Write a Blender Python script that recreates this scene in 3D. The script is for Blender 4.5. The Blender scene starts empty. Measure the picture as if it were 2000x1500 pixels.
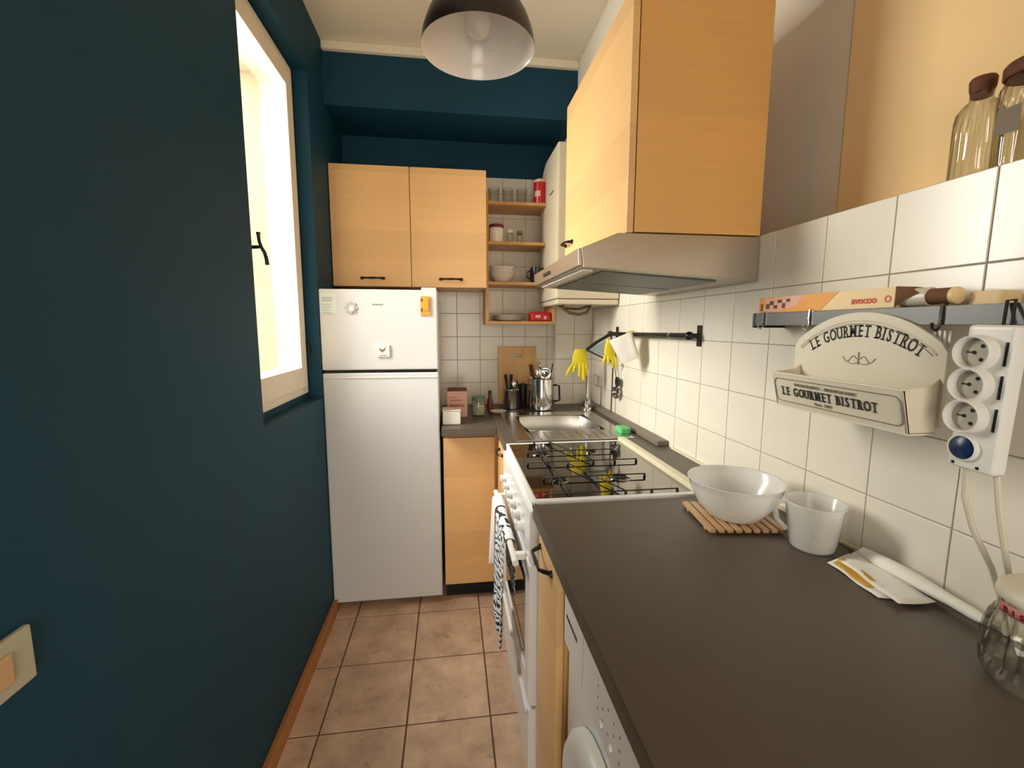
import bpy, bmesh, math, random
from mathutils import Matrix, Vector
random.seed(7)
PI = math.pi
scene = bpy.context.scene
COL = scene.collection

# ------------------------------------------------------------------ camera
cam_data = bpy.data.cameras.new('camera')
cam = bpy.data.objects.new('camera', cam_data); COL.objects.link(cam)
cam_data.sensor_fit = 'HORIZONTAL'; cam_data.sensor_width = 36.0
cam_data.lens = 882.0 / 2000.0 * 36.0
cam_data.clip_start = 0.02
yaw, pit, rol = math.radians(7.71), math.radians(7.264), math.radians(0.144)
fw = Vector((math.sin(yaw) * math.cos(pit), math.cos(yaw) * math.cos(pit), -math.sin(pit)))
rt0 = Vector((math.cos(yaw), -math.sin(yaw), 0)); up0 = rt0.cross(fw)
rt = math.cos(rol) * rt0 + math.sin(rol) * up0
up = -math.sin(rol) * rt0 + math.cos(rol) * up0
cam.matrix_world = Matrix(((rt.x, up.x, -fw.x, 0), (rt.y, up.y, -fw.y, 0), (rt.z, up.z, -fw.z, 1.42), (0, 0, 0, 1)))
scene.camera = cam

# ------------------------------------------------------------------ world, lights, exposure
world = bpy.data.worlds.new('world'); scene.world = world; world.use_nodes = True
wb = world.node_tree.nodes['Background']
wb.inputs[0].default_value = (0.94, 0.97, 1.0, 1); wb.inputs[1].default_value = 1.5
def area_light(name, loc, direction, sx, sy, power, color):
    d = bpy.data.lights.new(name, 'AREA'); d.shape = 'RECTANGLE'; d.size = sx; d.size_y = sy
    d.energy = power; d.color = color
    o = bpy.data.objects.new(name, d); COL.objects.link(o)
    o.location = loc
    o.rotation_euler = Vector(direction).to_track_quat('-Z', 'Y').to_euler()
    return o
# daylight of the courtyard falling in through the window
area_light('courtyard_daylight', (-1.60, 2.05, 2.60), (1, -0.15, -0.45), 1.9, 2.2, 430, (1.0, 0.96, 0.87))
# added warm fill light, shining in through the opening behind the camera
area_light('rear_fill_light', (0.0, -1.75, 1.35), (0, 1, 0.02), 1.3, 2.0, 36, (1.0, 0.87, 0.70))
scene.view_settings.view_transform = 'Standard'
scene.view_settings.look = 'None'
scene.view_settings.exposure = 0.12
scene.view_settings.gamma = 1.0
scene.view_settings.use_curve_mapping = False

# ------------------------------------------------------------------ materials
def srgb(r, g, b):
    f = lambda c: (c / 255 / 12.92) if c / 255 <= 0.04045 else ((c / 255 + 0.055) / 1.055) ** 2.4
    return (f(r), f(g), f(b))
def new_mat(name):
    m = bpy.data.materials.new(name); m.use_nodes = True
    nt = m.node_tree
    return m, nt, nt.nodes['Principled BSDF']
def N(nt, t, **kw):
    n = nt.nodes.new(t)
    for k, v in kw.items():
        setattr(n, k, v)
    return n
def plain(name, col, rough=0.5, metal=0.0, vary=0.06, scale=8.0, bump=0.0, bscale=60.0, coat=0.0, rand=0.0, spec=0.5):
    m, nt, p = new_mat(name)
    p.inputs['Roughness'].default_value = rough; p.inputs['Metallic'].default_value = metal
    p.inputs['Specular IOR Level'].default_value = spec
    if coat: p.inputs['Coat Weight'].default_value = coat
    tc = N(nt, 'ShaderNodeTexCoord')
    no = N(nt, 'ShaderNodeTexNoise'); no.inputs['Scale'].default_value = scale; no.inputs['Detail'].default_value = 4
    nt.links.new(tc.outputs['Object'], no.inputs['Vector'])
    mx = N(nt, 'ShaderNodeMix', data_type='RGBA')
    mx.inputs[6].default_value = (*[c * (1 - vary) for c in col], 1)
    mx.inputs[7].default_value = (*[min(1, c * (1 + vary)) for c in col], 1)
    nt.links.new(no.outputs['Fac'], mx.inputs[0])
    out = mx.outputs[2]
    if rand:
        oi = N(nt, 'ShaderNodeObjectInfo')
        mr = N(nt, 'ShaderNodeMapRange'); mr.inputs[3].default_value = 1 - rand; mr.inputs[4].default_value = 1 + rand
        nt.links.new(oi.outputs['Random'], mr.inputs[0])
        hs = N(nt, 'ShaderNodeHueSaturation')
        nt.links.new(mr.outputs[0], hs.inputs['Value']); nt.links.new(out, hs.inputs['Color']); out = hs.outputs[0]
    nt.links.new(out, p.inputs['Base Color'])
    if bump:
        n2 = N(nt, 'ShaderNodeTexNoise'); n2.inputs['Scale'].default_value = bscale; n2.inputs['Detail'].default_value = 6
        nt.links.new(tc.outputs['Object'], n2.inputs['Vector'])
        b = N(nt, 'ShaderNodeBump'); b.inputs['Strength'].default_value = bump; b.inputs['Distance'].default_value = 0.002
        nt.links.new(n2.outputs['Fac'], b.inputs['Height']); nt.links.new(b.outputs[0], p.inputs['Normal'])
    return m
def wood(name, col, grain_axis=0, dark=0.80, rough=0.42, staves=7.0, stave_axis=2):
    m, nt, p = new_mat(name); p.inputs['Roughness'].default_value = rough
    tc = N(nt, 'ShaderNodeTexCoord'); mp = N(nt, 'ShaderNodeMapping')
    sc = [70.0, 70.0, 70.0]; sc[grain_axis] = 3.0
    if grain_axis != 2: sc[1 - grain_axis] = 3.0
    mp.inputs['Scale'].default_value = sc
    nt.links.new(tc.outputs['Object'], mp.inputs['Vector'])
    no = N(nt, 'ShaderNodeTexNoise'); no.inputs['Scale'].default_value = 1.0; no.inputs['Detail'].default_value = 5; no.inputs['Distortion'].default_value = 0.4
    nt.links.new(mp.outputs[0], no.inputs['Vector'])
    big = N(nt, 'ShaderNodeTexNoise'); big.inputs['Scale'].default_value = 3.5; big.inputs['Detail'].default_value = 2
    nt.links.new(tc.outputs['Object'], big.inputs['Vector'])
    sp = N(nt, 'ShaderNodeSeparateXYZ'); nt.links.new(tc.outputs['Object'], sp.inputs[0])
    mu = N(nt, 'ShaderNodeMath', operation='MULTIPLY'); mu.inputs[1].default_value = staves
    nt.links.new(sp.outputs[stave_axis], mu.inputs[0])
    fl = N(nt, 'ShaderNodeMath', operation='FLOOR'); nt.links.new(mu.outputs[0], fl.inputs[0])
    wn = N(nt, 'ShaderNodeTexWhiteNoise', noise_dimensions='1D'); nt.links.new(fl.outputs[0], wn.inputs['W'])
    a = N(nt, 'ShaderNodeMath', operation='MULTIPLY'); a.inputs[1].default_value = 0.35; nt.links.new(no.outputs['Fac'], a.inputs[0])
    b = N(nt, 'ShaderNodeMath', operation='MULTIPLY_ADD'); b.inputs[1].default_value = 0.35; nt.links.new(big.outputs['Fac'], b.inputs[0]); nt.links.new(a.outputs[0], b.inputs[2])
    c = N(nt, 'ShaderNodeMath', operation='MULTIPLY_ADD'); c.inputs[1].default_value = 0.30; nt.links.new(wn.outputs['Value'], c.inputs[0]); nt.links.new(b.outputs[0], c.inputs[2])
    mx = N(nt, 'ShaderNodeMix', data_type='RGBA')
    mx.inputs[6].default_value = (*[v * dark for v in col], 1); mx.inputs[7].default_value = (*[min(1, v * (2 - dark)) for v in col], 1)
    nt.links.new(c.outputs[0], mx.inputs[0]); nt.links.new(mx.outputs[2], p.inputs['Base Color'])
    return m
def schlick(nt, f0=0.04, boost=1.0):
    g = N(nt, 'ShaderNodeNewGeometry'); d = N(nt, 'ShaderNodeVectorMath', operation='DOT_PRODUCT')
    nt.links.new(g.outputs['Normal'], d.inputs[0]); nt.links.new(g.outputs['Incoming'], d.inputs[1])
    a = N(nt, 'ShaderNodeMath', operation='ABSOLUTE'); nt.links.new(d.outputs['Value'], a.inputs[0])
    b = N(nt, 'ShaderNodeMath', operation='SUBTRACT'); b.inputs[0].default_value = 1.0; nt.links.new(a.outputs[0], b.inputs[1])
    p = N(nt, 'ShaderNodeMath', operation='POWER'); p.inputs[1].default_value = 5.0; nt.links.new(b.outputs[0], p.inputs[0])
    m = N(nt, 'ShaderNodeMath', operation='MULTIPLY_ADD'); m.inputs[1].default_value = (1 - f0) * boost; m.inputs[2].default_value = f0 * boost; m.use_clamp = True
    nt.links.new(p.outputs[0], m.inputs[0])
    return m.outputs[0]
def thin_glass(name, tint=(0.95, 0.97, 0.96), rough=0.02, boost=1.0):
    m = bpy.data.materials.new(name); m.use_nodes = True; nt = m.node_tree; nt.nodes.clear()
    out = N(nt, 'ShaderNodeOutputMaterial'); mix = N(nt, 'ShaderNodeMixShader')
    tr = N(nt, 'ShaderNodeBsdfTransparent'); tr.inputs[0].default_value = (*tint, 1)
    gl = N(nt, 'ShaderNodeBsdfGlossy'); gl.inputs['Roughness'].default_value = rough
    nt.links.new(schlick(nt, 0.04, boost), mix.inputs[0])
    nt.links.new(tr.outputs[0], mix.inputs[1]); nt.links.new(gl.outputs[0], mix.inputs[2]); nt.links.new(mix.outputs[0], out.inputs[0])
    return m
def ribbed_glass(name):
    m = bpy.data.materials.new(name); m.use_nodes = True; nt = m.node_tree; nt.nodes.clear()
    out = N(nt, 'ShaderNodeOutputMaterial'); mix = N(nt, 'ShaderNodeMixShader')
    tr = N(nt, 'ShaderNodeBsdfTransparent'); gl = N(nt, 'ShaderNodeBsdfGlossy'); gl.inputs['Roughness'].default_value = 0.05
    lw = N(nt, 'ShaderNodeLayerWeight'); lw.inputs['Blend'].default_value = 0.35
    r = N(nt, 'ShaderNodeValToRGB'); r.color_ramp.elements[0].position = 0.0; r.color_ramp.elements[0].color = (0.95, 0.96, 0.93, 1)
    r.color_ramp.elements[1].position = 0.75; r.color_ramp.elements[1].color = (0.50, 0.50, 0.45, 1)
    nt.links.new(lw.outputs['Facing'], r.inputs[0]); nt.links.new(r.outputs[0], tr.inputs[0])
    nt.links.new(schlick(nt, 0.06, 1.6), mix.inputs[0]); nt.links.new(tr.outputs[0], mix.inputs[1]); nt.links.new(gl.outputs[0], mix.inputs[2]); nt.links.new(mix.outputs[0], out.inputs[0])
    return m
def frosted(name, col=(0.86, 0.86, 0.83), clear=0.25):
    m = bpy.data.materials.new(name); m.use_nodes = True; nt = m.node_tree; nt.nodes.clear()
    out = N(nt, 'ShaderNodeOutputMaterial')
    di = N(nt, 'ShaderNodeBsdfDiffuse'); di.inputs[0].default_value = (*col, 1)
    tl = N(nt, 'ShaderNodeBsdfTranslucent'); tl.inputs[0].default_value = (*col, 1)
    tr = N(nt, 'ShaderNodeBsdfTransparent'); tr.inputs[0].default_value = (*col, 1)
    gl = N(nt, 'ShaderNodeBsdfGlossy'); gl.inputs['Roughness'].default_value = 0.18
    m1 = N(nt, 'ShaderNodeMixShader'); m1.inputs[0].default_value = 0.5
    m2 = N(nt, 'ShaderNodeMixShader'); m2.inputs[0].default_value = clear
    m3 = N(nt, 'ShaderNodeMixShader')
    nt.links.new(di.outputs[0], m1.inputs[1]); nt.links.new(tl.outputs[0], m1.inputs[2])
    nt.links.new(m1.outputs[0], m2.inputs[1]); nt.links.new(tr.outputs[0], m2.inputs[2])
    nt.links.new(schlick(nt, 0.035), m3.inputs[0]); nt.links.new(m2.outputs[0], m3.inputs[1]); nt.links.new(gl.outputs[0], m3.inputs[2])
    nt.links.new(m3.outputs[0], out.inputs[0])
    return m

M = {}
M['teal'] = plain('teal_wall_paint', srgb(16, 62, 82), 0.62, spec=0.25, vary=0.10, scale=3, bump=0.12, bscale=90)
M['white_wall'] = plain('white_wall_paint', srgb(226, 216, 198), 0.8, vary=0.03, bump=0.15, bscale=70)
M['peach'] = plain('peach_wall_paint', srgb(246, 212, 156), 0.8, vary=0.03, bump=0.15, bscale=70)
M['ceiling'] = plain('ceiling_paint', srgb(232, 221, 198), 0.85, vary=0.04, scale=3, bump=0.2, bscale=50)
M['tile'] = plain('glazed_wall_tile', srgb(230, 222, 206), 0.24, vary=0.03, scale=14, bump=0.02, bscale=14, rand=0.025)
M['grout'] = plain('grey_grout', srgb(176, 167, 152), 0.9)
M['fgrout'] = plain('brown_floor_grout', srgb(104, 80, 62), 0.95)
M['outer'] = plain('courtyard_plaster', srgb(160, 148, 122), 0.9, vary=0.05, scale=2)
M['white'] = plain('white_enamel', srgb(226, 226, 224), 0.22, vary=0.015)
M['fridge_white'] = plain('fridge_enamel', srgb(207, 207, 206), 0.25, vary=0.015)
M['white_plastic'] = plain('white_plastic', srgb(232, 230, 222), 0.35, vary=0.02)
M['cream_plastic'] = plain('cream_plastic', srgb(218, 206, 178), 0.4, vary=0.03)
M['frame'] = plain('white_window_paint', srgb(240, 230, 212), 0.45, vary=0.04, scale=12)
M['black'] = plain('black_metal', srgb(26, 22, 20), 0.35, metal=0.3, vary=0.1)
M['black_plastic'] = plain('black_plastic', srgb(24, 23, 24), 0.45)
M['rubber'] = plain('dark_gap', srgb(20, 18, 17), 0.8)
M['steel'] = plain('stainless_steel', (0.62, 0.60, 0.57), 0.24, metal=1.0, vary=0.05, scale=20)
M['steel_hood'] = plain('brushed_hood_steel', (0.50, 0.44, 0.37), 0.36, metal=1.0, vary=0.05, scale=20)
M['rail_steel'] = plain('grey_rail_steel', (0.15, 0.145, 0.14), 0.42, metal=0.5, vary=0.05)
M['chrome'] = plain('chrome', (0.75, 0.74, 0.72), 0.10, metal=1.0)
M['filter'] = plain('grey_filter_mesh', srgb(120, 122, 116), 0.5, metal=0.5, vary=0.2, scale=160)
M['hob'] = plain('dark_glossy_hob', (0.27, 0.25, 0.235), 0.05, metal=1.0, vary=0.10, scale=9)
M['iron'] = plain('cast_iron', srgb(24, 22, 21), 0.5, metal=0.2)
M['oven_glass'] = plain('dark_oven_glass', (0.03, 0.026, 0.024), 0.05, coat=0.6)
M['counter'] = plain('dark_worktop_laminate', srgb(84, 74, 64), 0.42, vary=0.12, scale=40, bump=0.08, bscale=200)
M['upstand'] = plain('grey_upstand', srgb(118, 108, 95), 0.5)
M['wood'] = wood('maple_laminate', srgb(224, 178, 120))
M['wood_side'] = wood('maple_side_panel', srgb(220, 168, 100), staves=3.2)
M['shelf_wood'] = wood('pine_shelf', srgb(196, 146, 84), staves=40)
M['skirting'] = wood('brown_skirting', srgb(170, 112, 58), grain_axis=1, rough=0.4)
M['board'] = wood('bamboo_board', srgb(216, 168, 104), grain_axis=2, stave_axis=0, staves=45)
M['trivet'] = wood('trivet_wood', srgb(190, 150, 110), grain_axis=1)
M['glass'] = thin_glass('clear_jar_glass', (0.95, 0.96, 0.94), boost=1.1)
M['lid_glass'] = thin_glass('smoked_lid_glass', (0.62, 0.58, 0.55), rough=0.015, boost=1.6)
M['ribbed'] = ribbed_glass('ribbed_clear_glass')
M['pane'] = thin_glass('window_glass', (0.97, 0.98, 0.98))
M['frost'] = frosted('frosted_plastic', (0.95, 0.95, 0.93), clear=0.34)
M['frost_white'] = frosted('milky_plastic', (0.96, 0.955, 0.93), clear=0.16)
M['red'] = plain('red_tin', srgb(178, 22, 28), 0.35)
M['pinkred'] = plain('pink_red_print', srgb(196, 120, 112), 0.5)
M['darkred'] = plain('dark_red_lid', srgb(104, 24, 22), 0.4)
M['brown'] = plain('brown_cork', srgb(104, 58, 32), 0.7, vary=0.2, scale=60)
M['yellow'] = plain('yellow_rubber', srgb(226, 206, 20), 0.45, vary=0.08)
M['green'] = plain('green_sponge', srgb(94, 180, 112), 0.9, vary=0.15, scale=90, bump=0.6, bscale=300)
M['green_lid'] = plain('green_lid', srgb(86, 128, 92), 0.4)
M['orange'] = plain('orange_carton', srgb(232, 156, 62), 0.45, vary=0.08, scale=20)
M['cream_card'] = plain('cream_carton', srgb(240, 210, 158), 0.5)
M['pink_card'] = plain('pink_print', srgb(222, 170, 150), 0.5)
M['brown_card'] = plain('brown_carton_inside', srgb(112, 72, 44), 0.8)
M['paper'] = plain('white_paper', srgb(238, 234, 224), 0.7, vary=0.02)
M['foil'] = plain('film_roll', srgb(214, 204, 182), 0.3)
M['gold'] = plain('yellow_paper', srgb(206, 158, 52), 0.6)
M['antique'] = plain('antique_white_metal', srgb(222, 212, 190), 0.5, vary=0.04, scale=10)
M['ink'] = plain('black_ink', srgb(38, 32, 28), 0.7)
M['greyink'] = plain('grey_ink', srgb(130, 118, 98), 0.7)
M['faint'] = plain('faint_grey_print', srgb(176, 176, 170), 0.6)
M['redink'] = plain('red_ink', srgb(204, 84, 60), 0.6)
M['blue'] = plain('blue_switch', srgb(22, 46, 86), 0.3)
M['lightblue'] = plain('pale_label_print', srgb(206, 218, 214), 0.5)
M['socket'] = plain('socket_grey', srgb(186, 178, 160), 0.45)
M['navy'] = plain('navy_ceramic', srgb(26, 26, 36), 0.25)
M['ceramic'] = plain('white_ceramic', srgb(232, 226, 214), 0.2)
M['beige_switch'] = plain('sand_switch_plate', srgb(184, 180, 158), 0.35)
M['switch_key'] = plain('tan_switch_key', srgb(204, 168, 124), 0.35)
M['lamp_white'] = plain('white_lamp_enamel', srgb(240, 232, 222), 0.18, vary=0.02)
M['lamp_black'] = plain('black_lamp_enamel', srgb(38, 29, 26), 0.35)
M['bulb'] = frosted('opal_bulb', (0.92, 0.9, 0.85), clear=0.1)
M['cable'] = plain('white_cable', srgb(214, 206, 186), 0.5)
M['hose'] = plain('brown_cable', srgb(96, 70, 40), 0.6)

def floor_tile_mat():
    m, nt, p = new_mat('terracotta_floor_tile'); p.inputs['Roughness'].default_value = 0.38
    tc = N(nt, 'ShaderNodeTexCoord'); geo = N(nt, 'ShaderNodeNewGeometry')
    oi = N(nt, 'ShaderNodeObjectInfo')
    a = N(nt, 'ShaderNodeTexNoise'); a.inputs['Scale'].default_value = 9; a.inputs['Detail'].default_value = 7; a.inputs['Roughness'].default_value = 0.65
    nt.links.new(geo.outputs['Position'], a.inputs['Vector'])
    r = N(nt, 'ShaderNodeValToRGB')
    r.color_ramp.elements[0].position = 0.30; r.color_ramp.elements[0].color = (*srgb(176, 144, 120), 1)
    r.color_ramp.elements[1].position = 0.70; r.color_ramp.elements[1].color = (*srgb(222, 190, 162), 1)
    nt.links.new(a.outputs['Fac'], r.inputs[0])
    s = N(nt, 'ShaderNodeTexNoise'); s.inputs['Scale'].default_value = 13; s.inputs['Detail'].default_value = 5; s.inputs['Roughness'].default_value = 0.7
    off = N(nt, 'ShaderNodeVectorMath', operation='ADD'); off.inputs[1].default_value = (3.3, 1.7, 0)
    nt.links.new(geo.outputs['Position'], off.inputs[0]); nt.links.new(off.outputs[0], s.inputs['Vector'])
    rr = N(nt, 'ShaderNodeValToRGB')
    rr.color_ramp.elements[0].position = 0.60; rr.color_ramp.elements[0].color = (0, 0, 0, 1)
    rr.color_ramp.elements[1].position = 0.72; rr.color_ramp.elements[1].color = (1, 1, 1, 1)
    nt.links.new(s.outputs['Fac'], rr.inputs[0])
    mu = N(nt, 'ShaderNodeMath', operation='MULTIPLY'); mu.inputs[1].default_value = 0.65; nt.links.new(rr.outputs[0], mu.inputs[0])
    mx = N(nt, 'ShaderNodeMix', data_type='RGBA'); mx.inputs[7].default_value = (*srgb(104, 74, 58), 1)
    nt.links.new(mu.outputs[0], mx.inputs[0]); nt.links.new(r.outputs[0], mx.inputs[6])
    mr = N(nt, 'ShaderNodeMapRange'); mr.inputs[3].default_value = 0.93; mr.inputs[4].default_value = 1.07
    nt.links.new(oi.outputs['Random'], mr.inputs[0])
    hs = N(nt, 'ShaderNodeHueSaturation'); nt.links.new(mr.outputs[0], hs.inputs['Value']); nt.links.new(mx.outputs[2], hs.inputs['Color'])
    nt.links.new(hs.outputs[0], p.inputs['Base Color'])
    b = N(nt, 'ShaderNodeBump'); b.inputs['Strength'].default_value = 0.25; b.inputs['Distance'].default_value = 0.003
    nt.links.new(a.outputs['Fac'], b.inputs['Height']); nt.links.new(b.outputs[0], p.inputs['Normal'])
    return m
M['floor_tile'] = floor_tile_mat()
def towel_mat():
    m, nt, p = new_mat('patterned_tea_towel'); p.inputs['Roughness'].default_value = 0.9
    tc = N(nt, 'ShaderNodeTexCoord'); w = N(nt, 'ShaderNodeTexWave'); w.inputs['Scale'].default_value = 13; w.inputs['Distortion'].default_value = 9; w.inputs['Detail'].default_value = 1.5; w.inputs['Detail Scale'].default_value = 1.6
    w.bands_direction = 'Z'
    nt.links.new(tc.outputs['Object'], w.inputs['Vector'])
    r = N(nt, 'ShaderNodeValToRGB'); r.color_ramp.elements[0].position = 0.26; r.color_ramp.elements[0].color = (0.02, 0.022, 0.03, 1)
    r.color_ramp.elements[1].position = 0.36; r.color_ramp.elements[1].color = (0.80, 0.82, 0.83, 1)
    nt.links.new(w.outputs['Fac'], r.inputs[0]); nt.links.new(r.outputs[0], p.inputs['Base Color'])
    return m
M['towel'] = towel_mat()
M['cloth'] = plain('white_cloth', srgb(236, 228, 226), 0.9, bump=0.3, bscale=200)

# ------------------------------------------------------------------ mesh helpers
WORLD = {}
class MB:
    def __init__(self, xf=None): self.v = []; self.f = []; self.s = []; self.xf = xf
    def add(self, verts, faces, xf=None, flat=False):
        n = len(self.v)
        for p in verts:
            p = Vector(p)
            if xf is not None: p = xf @ p
            if self.xf is not None: p = self.xf @ p
            self.v.append(p)
        self.f += [tuple(i + n for i in f) for f in faces]; self.s += [(not flat) and len(f) < 6 for f in faces]
        return self
    def bm(self, bm, xf=None):
        bm.verts.index_update()
        self.add([v.co.copy() for v in bm.verts], [[v.index for v in f.verts] for f in bm.faces], xf, flat=True); bm.free(); return self
    def box(self, x0, x1, y0, y1, z0, z1, bev=0.0, seg=2, xf=None):
        bm = bmesh.new(); bmesh.ops.create_cube(bm, size=1)
        for v in bm.verts:
            v.co = Vector(((x0 + x1) / 2 + v.co.x * abs(x1 - x0), (y0 + y1) / 2 + v.co.y * abs(y1 - y0), (z0 + z1) / 2 + v.co.z * abs(z1 - z0)))
        if bev: bmesh.ops.bevel(bm, geom=list(bm.edges), offset=bev, segments=seg, profile=0.6, affect='EDGES', clamp_overlap=True)
        return self.bm(bm, xf)
    def prism(self, poly, axis, a, b, bev=0.0, xf=None):
        # poly in the two remaining axes, in order (x,y,z without axis)
        bm = bmesh.new(); ring = []
        for t in (a, b):
            row = []
            for (u, w) in poly:
                c = {'x': (t, u, w), 'y': (u, t, w), 'z': (u, w, t)}[axis]
                row.append(bm.verts.new(c))
            ring.append(row)
        n = len(poly)
        bm.faces.new(ring[0]); bm.faces.new(ring[1][::-1])
        for i in range(n):
            bm.faces.new((ring[0][i], ring[1][i], ring[1][(i + 1) % n], ring[0][(i + 1) % n]))
        bmesh.ops.recalc_face_normals(bm, faces=list(bm.faces))
        if bev: bmesh.ops.bevel(bm, geom=list(bm.edges), offset=bev, segments=2, profile=0.6, affect='EDGES', clamp_overlap=True)
        return self.bm(bm, xf)
    def lathe(self, prof, seg=28, c=(0, 0, 0), xf=None, ribs=0, rib_d=0.0, rib_rng=None):
        vs, fs = [], []
        for (r, z) in prof:
            for i in range(seg):
                a = 2 * PI * i / seg
                rr = r
                if ribs and rib_rng[0] <= z <= rib_rng[1]: rr = r - rib_d * (0.5 - 0.5 * math.cos(ribs * a))
                vs.append((c[0] + rr * math.cos(a), c[1] + rr * math.sin(a), c[2] + z))
        for k in range(len(prof) - 1):
            for i in range(seg):
                j = (i + 1) % seg
                fs.append((k * seg + i, k * seg + j, (k + 1) * seg + j, (k + 1) * seg + i))
        if prof[0][0] > 1e-6 and False: pass
        return self.add(vs, fs, xf)
    def cyl(self, p0, p1, r0, r1=None, seg=16, cap=True):
        r1 = r0 if r1 is None else r1
        p0, p1 = Vector(p0), Vector(p1); d = (p1 - p0).normalized()
        a = d.orthogonal().normalized(); b = d.cross(a)
        vs = []
        for (p, r) in ((p0, r0), (p1, r1)):
            for i in range(seg):
                t = 2 * PI * i / seg; vs.append(p + a * r * math.cos(t) + b * r * math.sin(t))
        fs = [(i, (i + 1) % seg, seg + (i + 1) % seg, seg + i) for i in range(seg)]
        if cap: fs += [tuple(range(seg))[::-1], tuple(range(seg, 2 * seg))]
        return self.add(vs, fs)
    def tube(self, pts, r, seg=8, closed=False, radii=None):
        pts = [Vector(p) for p in pts]; n = len(pts); vs, fs = [], []; prev = None
        for i, p in enumerate(pts):
            if closed: d = (pts[(i + 1) % n] - pts[i - 1]).normalized()
            else: d = (pts[min(i + 1, n - 1)] - pts[max(i - 1, 0)]).normalized()
            a = d.orthogonal().normalized() if prev is None else (prev - d * prev.dot(d)).normalized()
            prev = a; b = d.cross(a); rr = radii[i] if radii else r
            for k in range(seg):
                t = 2 * PI * k / seg; vs.append(p + a * rr * math.cos(t) + b * rr * math.sin(t))
        for i in range(n if closed else n - 1):
            j = (i + 1) % n
            for k in range(seg):
                l = (k + 1) % seg; fs.append((i * seg + k, i * seg + l, j * seg + l, j * seg + k))
        if not closed: fs += [tuple(range(seg))[::-1], tuple(range((n - 1) * seg, n * seg))]
        return self.add(vs, fs)
    def grid(self, rows):
        nr, nc = len(rows), len(rows[0]); vs = [p for r in rows for p in r]
        fs = [(i * nc + j, i * nc + j + 1, (i + 1) * nc + j + 1, (i + 1) * nc + j) for i in range(nr - 1) for j in range(nc - 1)]
        return self.add(vs, fs)
    def sphere(self, c, r, sz=1.0, seg=16, rings=10):
        prof = [(max(1e-5, r * math.sin(PI * k / rings)), -r * sz * math.cos(PI * k / rings)) for k in range(rings + 1)]
        return self.lathe(prof, seg, c)
    def build(self, name, mat, parent=None, kind=None, solid=0.0, subsurf=0, smooth=True, angle=40):
        lo = Vector((min(p.x for p in self.v), min(p.y for p in self.v), min(p.z for p in self.v)))
        hi = Vector((max(p.x for p in self.v), max(p.y for p in self.v), max(p.z for p in self.v)))
        o = Vector(((lo.x + hi.x) / 2, (lo.y + hi.y) / 2, lo.z))
        me = bpy.data.meshes.new(name); me.from_pydata([p - o for p in self.v], [], self.f); me.update()
        if smooth: me.polygons.foreach_set('use_smooth', [True] * len(self.s) if subsurf else self.s)
        bm = bmesh.new(); bm.from_mesh(me); bmesh.ops.remove_doubles(bm, verts=bm.verts, dist=1e-6)
        bmesh.ops.recalc_face_normals(bm, faces=bm.faces); bm.to_mesh(me); bm.free()
        if smooth:
            keep = [p.use_smooth for p in me.polygons]; me.set_sharp_from_angle(angle=math.radians(angle)); me.polygons.foreach_set('use_smooth', keep)
        me.materials.append(M[mat] if isinstance(mat, str) else mat)
        ob = bpy.data.objects.new(name, me); COL.objects.link(ob)
        base = WORLD[parent.name] if parent else Vector((0, 0, 0))
        ob.location = o - base
        if parent: ob.parent = parent
        WORLD[ob.name] = o
        if kind: ob['kind'] = kind
        if solid:
            s = ob.modifiers.new('thickness', 'SOLIDIFY'); s.thickness = solid; s.offset = 0
        if subsurf:
            s = ob.modifiers.new('smooth', 'SUBSURF'); s.levels = subsurf; s.render_levels = subsurf
        return ob
def tag(o, label, cat, group=None):
    o['label'] = label; o['category'] = cat
    if group: o['group'] = group
    return o
def thing(name, label, cat, loc, group=None):
    o = bpy.data.objects.new(name, None); COL.objects.link(o); o.location = loc; o.empty_display_size = 0.05
    WORLD[o.name] = Vector(loc)
    return tag(o, label, cat, group)
def copy_piece(src, loc_world, parent, scale=(1, 1, 1)):
    c = src.copy(); COL.objects.link(c); c.parent = parent
    c.location = Vector(loc_world) - WORLD[parent.name]; c.scale = scale
    WORLD[c.name] = Vector(loc_world)
    return c
FACE_MX = lambda o: Matrix(((0, 0, -1, o[0]), (-1, 0, 0, o[1]), (0, 1, 0, o[2]), (0, 0, 0, 1)))   # reads from the room, on a face turned to -x
FACE_MY = lambda o: Matrix(((1, 0, 0, o[0]), (0, 0, -1, o[1]), (0, 1, 0, o[2]), (0, 0, 0, 1)))    # on a face turned to -y
def text_geo(body, size, bold=0.0, shear=0.0, depth=0.0004, space=1.0, sx=1.0, align='CENTER'):
    cu = bpy.data.curves.new('t', 'FONT'); cu.body = body; cu.size = size; cu.offset = bold; cu.shear = shear
    cu.extrude = depth; cu.align_x = align; cu.space_character = space; cu.resolution_u = 3
    ob = bpy.data.objects.new('t', cu); COL.objects.link(ob)
    bpy.context.view_layer.update()
    dg = bpy.context.evaluated_depsgraph_get(); me = bpy.data.meshes.new_from_object(ob.evaluated_get(dg))
    vs = [Vector((v.co.x * sx, v.co.y, v.co.z)) for v in me.vertices]; fs = [tuple(p.vertices) for p in me.polygons]
    bpy.data.objects.remove(ob); bpy.data.curves.remove(cu); bpy.data.meshes.remove(me)
    return vs, fs
SERIF = {'L': ([.12], [.12]), 'E': ([.12], [.12]), 'U': ([.1, .9], []), 'R': ([.12], [.12, .9]), 'M': ([.08, .92], [.08, .92]), 'T': ([], [.5]), 'B': ([.12], [.12]), 'I': ([.5], [.5])}
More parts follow.
